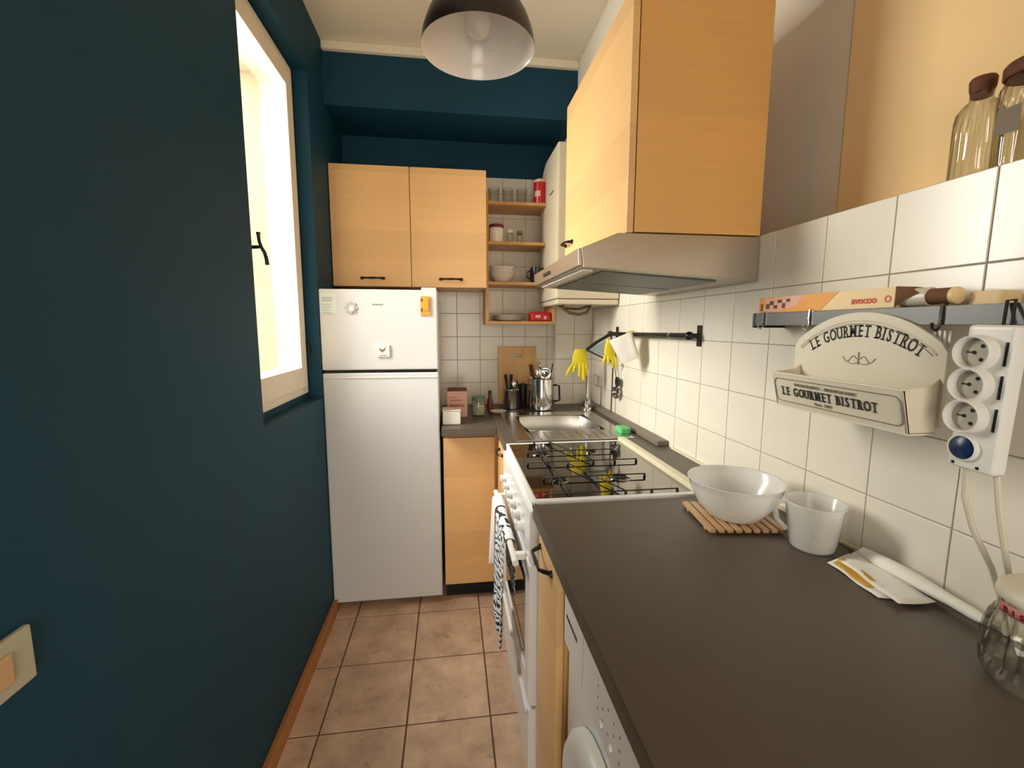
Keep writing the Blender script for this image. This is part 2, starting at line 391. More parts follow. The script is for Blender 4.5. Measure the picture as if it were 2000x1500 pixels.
def serif_letter(ch, size, sx, bold=0.0006):
    v, f = text_geo(ch, size, bold=bold, sx=sx)
    x0 = min(p.x for p in v); x1 = max(p.x for p in v); y0 = min(p.y for p in v); y1 = max(p.y for p in v); w = x1 - x0
    for (row, yy) in zip(SERIF.get(ch, ([], [])), (y1, y0)):
        for t in row:
            cx = x0 + w * t; hw = size * 0.13; hh = size * 0.035; n = len(v)
            yc = yy - hh if yy == y1 else yy + hh
            v += [Vector((cx - hw, yc - hh, .0004)), Vector((cx + hw, yc - hh, .0004)), Vector((cx + hw, yc + hh, .0004)), Vector((cx - hw, yc + hh, .0004))]
            f.append((n, n + 1, n + 2, n + 3))
    return v, f
def bow_handle(mb, p0, p1, out, r=0.004, lift=0.022):
    p0, p1, out = Vector(p0), Vector(p1), Vector(out)
    pts = []
    for k in range(13):
        t = k / 12; s = min(1, math.sin(PI * t) * 2.2)
        pts.append(p0.lerp(p1, t) + out * lift * s)
    mb.tube(pts, r, 8, radii=[r * (1.25 if k in (0, 1, 11, 12) else (1.15 if 4 < k < 8 else 0.9)) for k in range(13)])
    for p in (p0, p1): mb.cyl(p - out * 0.001, p + out * 0.006, r * 2.0, r * 1.6, 10)

# ================================================================== STRUCTURE
XL, XR, YB, ZC = -0.600, 0.889, 2.84, 2.785
# --- floor with individual tiles
fl = MB().box(-0.9, 1.1, -1.3, 3.0, -0.08, -0.004).build('floor', 'fgrout', kind='structure')
tile_cache = {}
def tile_mesh(key, dims, bev, mat):
    if key in tile_cache: return tile_cache[key]
    o = MB().box(-dims[0] / 2, dims[0] / 2, -dims[1] / 2, dims[1] / 2, 0, dims[2], bev).build('tile', mat, smooth=False)
    me = o.data; bpy.data.objects.remove(o); tile_cache[key] = me
    return me
def place_tile(parent, me, loc):
    o = bpy.data.objects.new('tile', me); COL.objects.link(o); o.parent = parent
    o.location = Vector(loc) - WORLD[parent.name]; return o
G = 0.006
xs = [-0.585] + [0.125 + 0.302 * k for k in (-2, -1, 0, 1)] + [0.62]
ys = [1.815 + 0.324 * k for k in range(-9, 4)] + [2.84]
for i in range(len(xs) - 1):
    for j in range(len(ys) - 1):
        w, d = xs[i + 1] - xs[i] - G, ys[j + 1] - ys[j] - G
        if w < 0.02 or d < 0.02: continue
        me = tile_mesh(('f', round(w, 3), round(d, 3)), (w, d, 0.006), 0.0022, 'floor_tile')
        place_tile(fl, me, ((xs[i] + xs[i + 1]) / 2, (ys[j] + ys[j + 1]) / 2, -0.006))
# --- left wall with the window niche
NY0, NY1, NZ0, NZ1, NX = 1.52, 2.205, 1.085, 2.518, -0.662
wl = MB()
wl.box(-0.92, XL, -1.3, NY0, 0, ZC)
wl.box(-0.92, XL, NY0, NY1, 0, NZ0)
wl.box(-0.92, XL, NY0, NY1, NZ1, ZC)
wl.box(-0.92, XL, NY1, 3.0, 0, ZC)
wl.box(-0.72, NX, 2.195, NY1, NZ0, NZ1)
wl.box(-0.72, NX, NY0, 2.195, 2.51, NZ1)
wl.box(-0.72, NX, NY0, 2.195, NZ0, 1.112)
wl.build('wall_left', 'teal', kind='structure', smooth=False)
jm = MB()   # white plaster reveal outside the sash
jm.box(-0.92, -0.721, 2.14, NY1, NZ0, NZ1); jm.box(-0.92, -0.721, NY0, 1.58, NZ0, NZ1)
jm.box(-0.92, -0.721, 1.58, 2.14, 2.46, NZ1); jm.box(-0.95, -0.721, 1.58, 2.14, NZ0, 1.15)
jm.build('trim_1', 'outer', kind='structure', smooth=False)
# --- window
win = bpy.data.objects.new('window_1', None); COL.objects.link(win); win.location = (-0.69, 1.86, 1.112); WORLD['window_1'] = Vector((-0.69, 1.86, 1.112)); win['kind'] = 'structure'
def rect_frame(mb, x0, x1, ya, yb, za, zb, w, bev=0.004, wb=None):
    wb = wb or w
    mb.box(x0, x1, ya, ya + w, za, zb, bev); mb.box(x0, x1, yb - w, yb, za, zb, bev)
    mb.box(x0, x1, ya + w, yb - w, za, za + wb, bev); mb.box(x0, x1, ya + w, yb - w, zb - w, zb, bev)
f1 = MB(); rect_frame(f1, -0.718, -0.660, 1.525, 2.192, 1.113, 2.507, 0.050); f1.build('window_frame', 'frame', win)
f2 = MB(); rect_frame(f2, -0.705, -0.650, 1.560, 2.157, 1.148, 2.472, 0.072, 0.003, 0.090); f2.build('sash', 'frame', win)
MB().box(-0.7038, -0.7005, 1.632, 2.085, 1.238, 2.40).build('pane', 'pane', win)
hd = MB()
hd.cyl((-0.652, 1.590, 1.668), (-0.604, 1.590, 1.672), 0.006, seg=10)
hd.tube([(-0.603, 1.583, 1.716), (-0.603, 1.583, 1.706), (-0.604, 1.588, 1.690), (-0.604, 1.604, 1.672), (-0.604, 1.626, 1.660), (-0.604, 1.638, 1.642), (-0.604, 1.642, 1.622)], 0.0055, 10, radii=[.007, .0055, .005, .0055, .006, .0065, .0075])
hd.box(-0.652, -0.647, 1.578, 1.602, 1.62, 1.72, 0.004)
hd.build('window_handle', 'black', win)
hg = MB(); hg.cyl((-0.645, 2.176, 1.29), (-0.645, 2.176, 1.335), 0.006); hg.box(-0.652, -0.643, 2.155, 2.197, 1.300, 1.306); hg.box(-0.652, -0.643, 2.155, 2.197, 1.318, 1.324)
hg.build('hinge', 'black', win)
# --- courtyard seen through the window
cw = MB().box(-7, -0.93, 6.5, 6.7, -2, 9).build('wall_courtyard', 'outer', kind='structure')
MB().box(-7, -0.93, 6.45, 6.5, 2.2, 2.35).build('string_course', 'outer', cw)
# --- back wall, beam
bw = MB().box(-0.92, 1.12, YB, 3.0, 0, ZC).build('wall_back', 'teal', kind='structure')
MB().box(XL, 0.70, 2.48, YB, 2.50, 2.745).build('trim_2', 'teal', kind='structure')
cv = MB(); cv.box(XL, 0.68, 2.455, YB, 2.745, ZC, 0.008); cv.build('trim_3', 'ceiling', kind='structure')
# --- right wall
wr = MB()
wr.box(0.894, 1.12, -1.3, 3.0, 0, 1.681)
wr.box(0.894, 1.12, 1.70, 3.0, 1.681, ZC)
wr.box(1.022, 1.12, -1.3, 1.70, 1.681, ZC)
wr = wr.build('wall_right', 'white_wall', kind='structure', smooth=False)
MB().box(1.0195, 1.0222, -1.3, 1.120, 1.6815, ZC - 0.001).build('wall_recess', 'peach', kind='structure', smooth=False)
gr = MB(); gr.box(0.8925, 0.8945, -0.3, 2.78, 0.86, 1.683)
gr = gr.build('grout_bed', 'grout', wr)
MB().box(0.68, 0.90, 1.71, YB, 2.45, ZC - 0.001, 0.004).build('trim_4', 'white_wall', kind='structure')
ch = MB().box(0.650, 0.90, 2.785, YB, 0.0, 2.449).build('trim_5', 'white_wall', kind='structure')
def wall_tiles_x(parent, y_lines, z_lines, x, zmin, zmax, ymin, ymax):
    for i in range(len(y_lines) - 1):
        for j in range(len(z_lines) - 1):
            a, b = max(y_lines[i], ymin), min(y_lines[i + 1], ymax); c, d = max(z_lines[j], zmin), min(z_lines[j + 1], zmax)
            w, h = b - a - 0.0026, d - c - 0.0026
            if w < 0.01 or h < 0.01: continue
            me = tile_mesh(('x', round(w, 3), round(h, 3)), (0.005, w, h), 0.0012, 'tile')
            place_tile(parent, me, (x, (a + b) / 2, c + 0.0013))
zl = [1.683 - 0.1557 * k for k in range(6)][::-1]
yl = [0.661 + 0.17 * k for k in range(-6, 14)]
wall_tiles_x(wr, yl, zl, 0.8915, 0.925, 1.684, -0.36, 2.783)
def wall_tiles_y(parent, x_lines, z_lines, y, zmin, zmax, xmin, xmax):
    for i in range(len(x_lines) - 1):
        for j in range(len(z_lines) - 1):
            a, b = max(x_lines[i], xmin), min(x_lines[i + 1], xmax); c, d = max(z_lines[j], zmin), min(z_lines[j + 1], zmax)
            w, h = b - a - 0.0026, d - c - 0.0026
            if w < 0.01 or h < 0.01: continue
            me = tile_mesh(('y', round(w, 3), round(h, 3)), (w, 0.005, h), 0.0012, 'tile')
            place_tile(parent, me, ((a + b) / 2, y, c + 0.0013))
MB().box(-0.30, 0.650, YB - 0.002, YB + 0.001, 0.90, 2.305).build('grout_bed', 'grout', bw)
wall_tiles_y(bw, [0.04 + 0.142 * k for k in range(-3, 6)], [1.355 + 0.1432 * k for k in range(-4, 8)], YB - 0.0035, 0.925, 2.305, -0.25, 0.649)
MB().box(0.651, 0.889, 2.783, 2.786, 0.90, 1.683).build('grout_bed', 'grout', ch)
wall_tiles_y(ch, [0.651, 0.770, 0.889], zl, 2.7815, 0.925, 1.684, 0.651, 0.889)
MB().box(0.6475, 0.651, 2.783, 2.836, 0.925, 1.683).build('tile_edge', 'tile', ch)
# --- ceiling, rear wall with a doorway added for the fill light, skirting
MB().box(-0.92, 1.12, -1.3, 3.0, ZC, ZC + 0.1).build('ceiling', 'ceiling', kind='structure')
rw = MB(); rw.box(-0.92, -0.5, -1.42, -1.3, 0, ZC + 0.1); rw.box(0.5, 1.13, -1.42, -1.3, 0, ZC + 0.1); rw.box(-0.5, 0.5, -1.42, -1.3, 2.15, ZC + 0.1)
rw.build('wall_rear', 'white_wall', kind='structure', smooth=False)
MB().box(XL, -0.578, -1.3, 2.30, 0, 0.062, 0.004).build('baseboard_left', 'skirting', kind='structure')

# ================================================================== LARGE FURNITURE
# --- worktop (continuous, L-shaped, cut out for cooker and sink)
CT0, CT = 0.892, 0.930
wt = thing('kitchen_worktop', 'dark brown laminate worktop running along the tiled wall and round to the fridge', 'worktop', (0.55, 1.2, CT0))
wm = MB()
wm.box(0.218, 0.885, -0.12, 1.178, CT0, CT, 0.003)
wm.box(0.742, 0.885, 1.178, 1.832, CT0, CT)
wm.box(0.218, 0.335, 1.832, 2.836, CT0, CT, 0.003); wm.box(0.335, 0.735, 1.832, 2.02, CT0, CT); wm.box(0.335, 0.735, 2.42, 2.836, CT0, CT); wm.box(0.735, 0.885, 1.832, 2.778, CT0, CT)
wm.box(-0.050, 0.218, 2.150, 2.836, CT0, CT, 0.003)
wm.build('top_slab', 'counter', wt)
MB().box(0.838, 0.887, 1.72, 2.776, CT, 0.953, 0.005).build('upstand', 'upstand', wt)
MB().box(0.876, 0.888, -0.12, 1.68, CT, 0.938, 0.002).build('sealing_strip', 'cream_plastic', wt)
# --- under-counter cabinet beside the cooker
c = thing('narrow_base_cabinet', 'narrow maple base cabinet with black handle between white cooker and washing machine', 'cabinet', (0.5, 1.07, 0))
MB().box(0.256, 0.85, 0.958, 1.183, 0.09, 0.890).build('body', 'wood_side', c)
d = MB().box(0.236, 0.255, 0.957, 1.182, 0.095, 0.882, 0.002).build('door', 'wood', c)
h = MB(); bow_handle(h, (0.236, 1.150, 0.822), (0.236, 1.010, 0.822), (-1, 0, 0), 0.0048, 0.028); h.build('handle', 'black', d)
MB().box(0.29, 0.84, 0.96, 1.18, 0, 0.09).build('plinth', 'rubber', c)
# --- corner base cabinet between fridge and cooker
c = thing('corner_base_cabinet', 'maple base cabinet in the corner between white fridge and cooker', 'cabinet', (0.1, 2.5, 0))
MB().box(-0.045, 0.232, 2.236, 2.83, 0.09, 0.890).build('body', 'wood_side', c)
MB().box(0.225, 0.885, 2.50, 2.77, 0.09, 0.76).build('body_return', 'wood_side', c)
MB().box(-0.044, 0.212, 2.214, 2.234, 0.092, 0.868, 0.002).build('door', 'wood', c)
d2 = MB().box(0.228, 0.246, 1.835, 2.215, 0.095, 0.882, 0.002).build('side_door', 'wood', c)
h = MB(); bow_handle(h, (0.228, 2.10, 0.835), (0.228, 1.99, 0.835), (-1, 0, 0), 0.0045, 0.022); h.build('handle', 'black', d2)
MB().box(-0.04, 0.228, 2.265, 2.80, 0.0, 0.09).build('plinth', 'rubber', c)
# --- fridge
FX0, FX1, FY = -0.598, -0.060, 2.205
c = thing('fridge', 'tall white two-door fridge freezer standing against the teal wall', 'fridge', (-0.33, 2.5, 0))
MB().box(FX0, FX1, FY + 0.055, 2.80, 0.045, 1.575, 0.006).build('body', 'fridge_white', c)
fd = MB().box(FX0, FX1, FY, FY + 0.05, 1.213, 1.590, 0.008, 3).build('freezer_door', 'fridge_white', c)
ld = MB().box(FX0, FX1, FY, FY + 0.05, 0.040, 1.199, 0.008, 3).build('fridge_door', 'fridge_white', c)
MB().box(FX0 + 0.01, FX1 - 0.01, FY + 0.012, FY + 0.056, 1.197, 1.216).build('door_seal', 'rubber', c)
MB().box(FX0 + 0.004, FX1 - 0.004, FY - 0.003, FY + 0.010, 1.172, 1.180, 0.003).build('grip_ridge', 'fridge_white', ld)
MB().box(FX1 - 0.075, FX1 - 0.004, FY + 0.006, FY + 0.075, 1.588, 1.602, 0.005).build('hinge_cover', 'fridge_white', c)
for (x, y) in ((FX0 + .04, FY + .09), (FX1 - .04, FY + .09), (FX0 + .04, 2.74), (FX1 - .04, 2.74)):
    MB().cyl((x, y, 0), (x, y, 0.048), 0.018).build('foot', 'rubber', c)
lg = MB()
x = -0.360
for w in (0.010, 0.004, 0.007, 0.008, 0.007, 0.006):
    lg.box(x, x + w * 0.8, FY - 0.0006, FY + 0.001, 1.516, 1.523); x += w + 0.0015
lg.build('brand_mark', 'greyink', fd)
st = MB().box(-0.592, -0.520, FY - 0.0008, FY + 0.001, 1.468, 1.568).build('energy_label', 'lightblue', fd)
sl = MB()
for k, (zz, w) in enumerate(((1.545, .050), (1.534, .045), (1.517, .040), (1.505, .044), (1.492, .038), (1.480, .046), (1.472, .060))):
    sl.box(-0.586, -0.586 + w, FY - 0.0014, FY, zz, zz + (0.006 if k < 2 else 0.0028))
sl.build('label_print', 'faint', st)
# --- wall cabinet over the fridge
c = thing('fridge_wall_cabinet', 'maple wall cabinet with two doors and black handles above the fridge', 'cabinet', (-0.2, 2.65, 1.625))
MB().box(-0.597, 0.197, 2.502, 2.836, 1.627, 2.228).build('body', 'wood_side', c)
for (a, b, hx) in ((-0.596, -0.201, -0.398), (-0.197, 0.196, 0.006)):
    d = MB().box(a, b, 2.480, 2.500, 1.626, 2.229, 0.002).build('door', 'wood', c)
    h = MB(); bow_handle(h, (hx - 0.055, 2.480, 1.668), (hx + 0.055, 2.480, 1.668), (0, -1, 0), 0.0048, 0.022); h.build('handle', 'black', d)
# --- open wall shelf
c = thing('open_wall_shelf', 'open pine wall shelf crowded with crockery next to the wall cabinet', 'shelf', (0.4, 2.72, 1.43))
MB().box(0.200, 0.217, 2.605, 2.834, 1.432, 2.16).build('side_panel', 'shelf_wood', c)
MB().box(0.588, 0.605, 2.605, 2.834, 1.432, 2.16).build('side_panel', 'shelf_wood', c)
SZ = (1.433, 1.655, 1.877, 2.093)
for z in SZ: MB().box(0.2172, 0.5878, 2.602, 2.834, z, z + 0.017, 0.001).build('shelf_board', 'shelf_wood', c)
# --- boiler
c = thing('wall_boiler', 'cream gas boiler on the corner wall beside the extractor hood cabinet', 'boiler', (0.71, 2.54, 1.535))
MB().prism([(2.325, 1.565), (2.325, 2.335)] + [(2.60 + 0.165 * math.sin(PI / 2 * k / 8), 2.195 + 0.14 * math.cos(PI / 2 * k / 8)) for k in range(9)] + [(2.765, 1.565)], 'x', 0.545, 0.885, 0.008).build('casing', 'cream_plastic', c)
MB().box(0.550, 0.885, 2.33, 2.76, 1.535, 1.563, 0.008).build('lower_panel', 'cream_plastic', c)
MB().box(0.541, 0.546, 2.42, 2.50, 2.12, 2.128).build('badge', 'greyink', c)
MB().cyl((0.72, 2.55, 2.33), (0.72, 2.55, 2.449), 0.05, seg=24).build('flue_pipe', 'white_plastic', c)
pp = MB()
pp.tube([(0.60, 2.40, 1.54), (0.60, 2.39, 1.515), (0.63, 2.38, 1.493), (0.68, 2.38, 1.485), (0.73, 2.39, 1.495), (0.755, 2.40, 1.54)], 0.008, 8)
pp.tube([(0.58, 2.46, 1.54), (0.62, 2.45, 1.520), (0.70, 2.45, 1.515), (0.78, 2.46, 1.54)], 0.006, 8)
pp.build('hose', 'hose', c)
# --- hood cabinet
HY0, HY1 = 1.236, 1.925
c = thing('hood_wall_cabinet', 'large maple wall cabinet above the steel extractor hood', 'cabinet', (0.69, 1.58, 1.68))
MB().box(0.507, 0.886, HY0, HY1, 1.681, 2.305, 0.001).build('body', 'wood_side', c)
d = MB().box(0.485, 0.5045, HY0 + 0.001, HY1 - 0.001, 1.679, 2.306, 0.002).build('door', 'wood', c)
h = MB(); bow_handle(h, (0.485, 1.90, 1.755), (0.485, 1.80, 1.755), (-1, 0, 0), 0.0048, 0.026); h.build('handle', 'black', d)
# --- hood
c = thing('extractor_hood', 'brushed steel extractor hood under the big maple cabinet', 'hood', (0.62, 1.58, 1.55))
MB().prism([(0.886, 1.553), (0.365, 1.583), (0.358, 1.634), (0.462, 1.677), (0.886, 1.677)], 'y', HY0, 1.905, 0.0015).build('canopy', 'steel_hood', c)
MB().prism([(0.352, 1.588), (0.350, 1.634), (0.358, 1.634), (0.364, 1.588)], 'y', HY0 + 0.004, 1.90, 0.001).build('front_lip', 'steel_hood', c)
fm = MB()
for (a, b) in ((1.285, 1.555), (1.575, 1.845)):
    fm.prism([(0.435, 1.579), (0.79, 1.5585), (0.79, 1.5525), (0.435, 1.573)], 'y', a, b, 0.002)
fm.build('grease_filter', 'filter', c)
MB().prism([(0.376, 1.5822), (0.405, 1.5806), (0.405, 1.577), (0.376, 1.5785)], 'y', 1.28, 1.86).build('light_strip', 'lamp_white', c)
MB().box(0.346, 0.352, 1.60, 1.70, 1.604, 1.616, 0.002).build('slide_switch', 'black_plastic', c)
# --- cooker
CY0, CY1, CX0, CX1 = 1.187, 1.826, 0.222, 0.738
c = thing('cooker', 'white freestanding gas cooker with black grates and glossy dark hob', 'cooker', (0.48, 1.5, 0))
MB().box(CX0 + 0.012, CX1 - 0.004, CY0, CY1, 0.03, 0.905, 0.003).build('body', 'white', c)
rim = MB(); rim.box(CX0, CX1, CY0, CY0 + 0.022, 0.905, 0.9362, 0.004); rim.box(CX0, CX1, CY1 - 0.018, CY1, 0.905, 0.9362, 0.005); rim.box(CX0, CX0 + 0.014, CY0, CY1, 0.905, 0.934, 0.005)
rim.build('hob_rim', 'white', c)
MB().box(CX0 + 0.012, CX1 - 0.024, CY0 + 0.02, CY1 - 0.016, 0.905, 0.9345).build('hob_plate', 'hob', c)
MB().box(CX1 - 0.030, CX1, CY0, CY1, 0.905, 0.950, 0.005).build('back_rail', 'cream_plastic', c)
MB().box(0.212, 0.236, CY0, CY1, 0.752, 0.906, 0.004).build('control_panel', 'white', c)
for k in range(6):
    y = 1.30 + k * 0.088
    kn = MB(); kn.cyl((0.213, y, 0.815), (0.207, y, 0.815), 0.020, 0.019, 18); kn.cyl((0.208, y, 0.815), (0.192, y, 0.815), 0.0155, 0.013, 18); kn.box(0.187, 0.194, y - 0.003, y + 0.003, 0.804, 0.827, 0.002)
    kn.build('knob', 'white_plastic', c)
mk = MB()
for k in range(6): mk.box(0.2112, 0.2125, 1.296 + k * 0.088, 1.304 + k * 0.088, 0.846, 0.851)
mk.build('dial_marks', 'greyink', c, kind='stuff')
od = MB(); rect_frame(od, 0.212, 0.238, CY0 + 0.004, CY1 - 0.004, 0.300, 0.744, 0.068, 0.004); od = od.build('oven_door', 'white', c)
MB().box(0.216, 0.230, CY0 + 0.066, CY1 - 0.066, 0.362, 0.682).build('oven_window', 'oven_glass', od)
oh = MB(); oh.cyl((0.176, 1.215, 0.742), (0.176, 1.790, 0.742), 0.0095, seg=14)
oh.build('door_handle', 'white_plastic', od)
for y in (1.262, 1.745): MB().box(0.170, 0.214, y - 0.011, y + 0.011, 0.730, 0.750, 0.004).build('handle_bracket', 'white_plastic', od)
dr = MB().box(0.212, 0.238, CY0 + 0.004, CY1 - 0.004, 0.085, 0.288, 0.004).build('drawer', 'white', c)
MB().box(0.205, 0.213, CY0 + 0.02, CY1 - 0.02, 0.268, 0.280, 0.003).build('drawer_lip', 'white', dr)
MB().box(0.232, 0.70, CY0 + 0.01, CY1 - 0.01, 0.0, 0.083).build('plinth', 'white', c)
for (bx, by, r) in ((0.335, 1.353, 0.026), (0.335, 1.653, 0.030), (0.535, 1.353, 0.030), (0.535, 1.653, 0.022)):
    b = MB(); b.lathe([(r * 1.2, 0), (r * 1.15, 0.003), (r, 0.004), (r, 0.005), (1e-4, 0.0055)], 24, (bx, by, 0.9345)); b = b.build('burner', 'hob', c)
    MB().lathe([(r * 0.75, 0), (r * 0.72, 0.003), (1e-4, 0.004)], 24, (bx, by, 0.9402)).build('burner_cap', 'iron', b)
for (ya, yb) in ((1.212, 1.494), (1.516, 1.790)):
    g = MB(); z = 0.9455; r = 0.0021; xa, xb = 0.262, 0.660; ym = (ya + yb) / 2
    bars = [((xa, ya), (xb, ya)), ((0.285, ym), (0.62, ym)), ((0.335, ya), (0.335, yb)), ((0.40, yb), (0.500, ya))]
    for (p, q) in bars: g.tube([(p[0], p[1], z), (q[0], q[1], z)], r, 6)
    for (px, py) in ((xa, ya), (xb, ya), (0.335, ya), (0.500, ya), (0.58, ya), (0.335, yb), (0.40, yb), (0.285, ym), (0.62, ym)):
        g.cyl((px, py, 0.9345), (px, py, z + 0.001), 0.0050, 0.0032, 8)
    g.build('pan_grate', 'iron', c)
# --- washing machine
c = thing('washing_machine', 'white front-loading washing machine under the dark worktop', 'washing machine', (0.55, 0.645, 0))
MB().box(0.262, 0.85, 0.345, 0.942, 0.012, 0.858, 0.008).build('body', 'white', c)
cp = MB().box(0.250, 0.264, 0.345, 0.942, 0.700, 0.856, 0.006).build('control_panel', 'white', c)
wmk = MB(); y = 0.918
for w in (0.010, 0.014, 0.010, 0.012, 0.008, 0.010): wmk.box(0.2494, 0.251, y - w, y, 0.770, 0.779); y -= w + 0.004
wmk.build('brand_mark', 'ink', cp)
dd = MB()
for k in range(5):
    for j in range(3):
        if (k + j) % 4 == 3: continue
        dd.box(0.2494, 0.251, 0.700 - k * 0.026 - 0.004, 0.700 - k * 0.026, 0.744 + j * 0.022, 0.748 + j * 0.022)
dd.build('dial_marks', 'greyink', cp, kind='stuff')
for k in range(5): MB().cyl((0.2505, 0.676 - k * 0.045, 0.735), (0.246, 0.676 - k * 0.045, 0.735), 0.0055, seg=10).build('push_button', 'white_plastic', cp)
MB().box(0.2493, 0.251, 0.790, 0.7918, 0.705, 0.852).build('drawer_gap', 'faint', cp)
MB().box(0.2493, 0.251, 0.350, 0.938, 0.838, 0.8395).build('panel_line', 'faint', cp)
rg = MB(); Rx = Matrix.Translation((0.256, 0.680, 0.455)) @ Matrix.Rotation(-PI / 2, 4, 'Y')
rg.lathe([(0.195, -0.004), (0.193, 0.012), (0.178, 0.026), (0.150, 0.030), (0.126, 0.020), (0.118, -0.002)], 48, xf=Rx); rg = rg.build('porthole_ring', 'white_plastic', c)
MB().lathe([(1e-4, 0.022), (0.07, 0.018), (0.110, 0.008), (0.119, 0.0)], 40, xf=Rx).build('porthole_glass', 'oven_glass', rg)
for (x, y) in ((.30, .39), (.30, .90), (.80, .39), (.80, .90)): MB().cyl((x, y, 0), (x, y, 0.014), 0.02).build('foot', 'rubber', c)
# --- end panel carrying the worktop outside the frame
tag(MB().box(0.235, 0.85, -0.10, -0.08, 0, 0.891).build('worktop_end_panel', 'wood_side'), 'maple end panel holding up the near end of the worktop', 'panel')
# --- sink
c = thing('sink', 'stainless steel sink with drainer set into the worktop beyond the hob', 'sink', (0.55, 2.2, 0.78))
s = MB(); s.box(0.272, 0.345, 1.862, 2.500, CT, 0.9345, 0.002); s.box(0.725, 0.800, 1.862, 2.500, CT, 0.9345, 0.002); s.box(0.345, 0.725, 1.862, 2.03, CT, 0.9345, 0.002); s.box(0.345, 0.725, 2.41, 2.500, CT, 0.9345, 0.002)
s.build('rim', 'steel', c)
b = MB(); x0, x1, y0, y1 = 0.345, 0.725, 2.03, 2.41
rows = []
for (z, ins) in ((0.934, 0.0), (0.928, 0.003), (0.81, 0.012), (0.795, 0.03), (0.792, 0.10), (0.790, 0.17)):
    ring = []
    for k in range(33):
        t = 2 * PI * k / 32; cx, cy = math.cos(t), math.sin(t); m = max(abs(cx), abs(cy)); m = m + (1 - m) * 0.25
        ring.append(((x0 + x1) / 2 + ((x1 - x0) / 2 - ins) * cx / m, (y0 + y1) / 2 + ((y1 - y0) / 2 - ins) * cy / m, z))
    rows.append(ring)
b.grid(rows); b.build('basin', 'steel', c, solid=0.0012)
MB().lathe([(0.04, 0), (0.036, 0.004), (1e-4, 0.002)], 20, (0.535, 2.22, 0.7905)).build('drain', 'chrome', c)
rb = MB()
for k in range(9): rb.box(0.38 + k * 0.038, 0.392 + k * 0.038, 1.885, 2.01, 0.9345, 0.9372, 0.0012)
rb.build('drainer_ridge', 'steel', c)
# --- faucet
c = thing('faucet', 'tall slim chrome faucet standing behind the sink', 'faucet', (0.79, 2.54, CT))
MB().lathe([(1e-4, 0.0005), (0.030, 0.0005), (0.029, 0.012), (0.021, 0.020), (0.020, 0.062), (0.012, 0.070), (1e-4, 0.070)], 20, (0.790, 2.54, CT)).build('base', 'chrome', c)
sp = [(0.790, 2.54, CT + 0.065), (0.790, 2.54, 1.16)]
for k in range(1, 10):
    t = PI * k / 9; sp.append((0.790 - 0.045 + 0.045 * math.cos(t), 2.54, 1.16 + 0.04 * math.sin(t)))
MB().tube(sp, 0.0095, 10).build('spout', 'chrome', c)
lv = MB(); lv.cyl((0.790, 2.52, 0.980), (0.775, 2.47, 0.990), 0.007, 0.006, 10); lv.sphere((0.774, 2.466, 0.990), 0.010)
lv.build('lever', 'chrome', c)

# ================================================================== LAMP
LX, LY, LZ = 0.074, 1.15, 2.063
c = thing('pendant_lamp', 'black enamel pendant lamp with white inside hanging from the ceiling', 'lamp', (LX, LY, LZ))
out = [(0.132, 0.0), (0.1325, 0.004), (0.128, 0.030), (0.116, 0.062), (0.098, 0.090), (0.075, 0.112), (0.052, 0.126), (0.040, 0.134), (0.036, 0.165), (0.034, 0.19), (0.012, 0.205), (1e-4, 0.206)]
MB().lathe(out, 48, (LX, LY, LZ)).build('lamp_shade', 'lamp_black', c)
inn = [(0.132, 0.0), (0.1295, 0.003), (0.1255, 0.030), (0.1135, 0.060), (0.0955, 0.087), (0.073, 0.109), (0.050, 0.122), (1e-4, 0.124)]
MB().lathe(inn, 48, (LX, LY, LZ)).build('lamp_lining', 'lamp_white', c)
bu = MB(); bu.lathe([(0.014, 0.122), (0.015, 0.105), (0.022, 0.090), (0.030, 0.068), (0.031, 0.052), (0.024, 0.034), (0.012, 0.025), (1e-4, 0.023)], 24, (LX, LY, LZ)); bu.build('light_bulb', 'bulb', c)
MB().lathe([(0.034, 0.124), (0.034, 0.112), (0.024, 0.104), (0.016, 0.104)], 24, (LX, LY, LZ)).build('lamp_socket', 'lamp_white', c)
MB().cyl((LX, LY, LZ + 0.20), (LX, LY, ZC - 0.002), 0.003, seg=8).build('cord', 'black_plastic', c)
MB().lathe([(0.045, 0.0), (0.042, -0.02), (0.01, -0.035), (1e-4, -0.036)], 24, (LX, LY, ZC - 0.001)).build('ceiling_rose', 'lamp_black', c)

# ================================================================== RIGHT WALL THINGS
# --- steel wall rail shelf
c = thing('wall_rail_shelf', 'narrow grey steel shelf rail on the tiled wall holding carton and hooks', 'shelf', (0.845, 0.76, 1.42))
sh = MB(); sh.box(0.800, 0.8035, 0.36, 1.112, 1.424, 1.4555, 0.001); sh.box(0.8035, 0.8885, 0.36, 1.112, 1.4495, 1.4530)
sh.build('shelf_plate', 'rail_steel', c)
MB().box(0.797, 0.8885, 1.110, 1.118, 1.418, 1.456, 0.003).build('end_cap', 'black_plastic', c)
def hook(y, z0=1.4555):
    m = MB(); m.tube([(0.806, y, z0 - 0.006), (0.806, y, z0 + 0.003), (0.798, y, z0 + 0.003), (0.797, y, z0 - 0.015), (0.797, y, z0 - 0.034), (0.791, y, z0 - 0.041), (0.784, y, z0 - 0.037), (0.782, y, z0 - 0.028)], 0.0022, 8); return m
for (y, l) in ((1.075, 'chrome S-hook at the far end of the steel shelf rail'), (0.925, 'chrome S-hook on the rail just left of the arched sign box'), (0.648, 'black S-hook on the rail right of the arched sign box')):
    tag(hook(y).build('s_hook', 'chrome' if y > 0.7 else 'black'), l, 'hook', 'hooks on the steel rail')
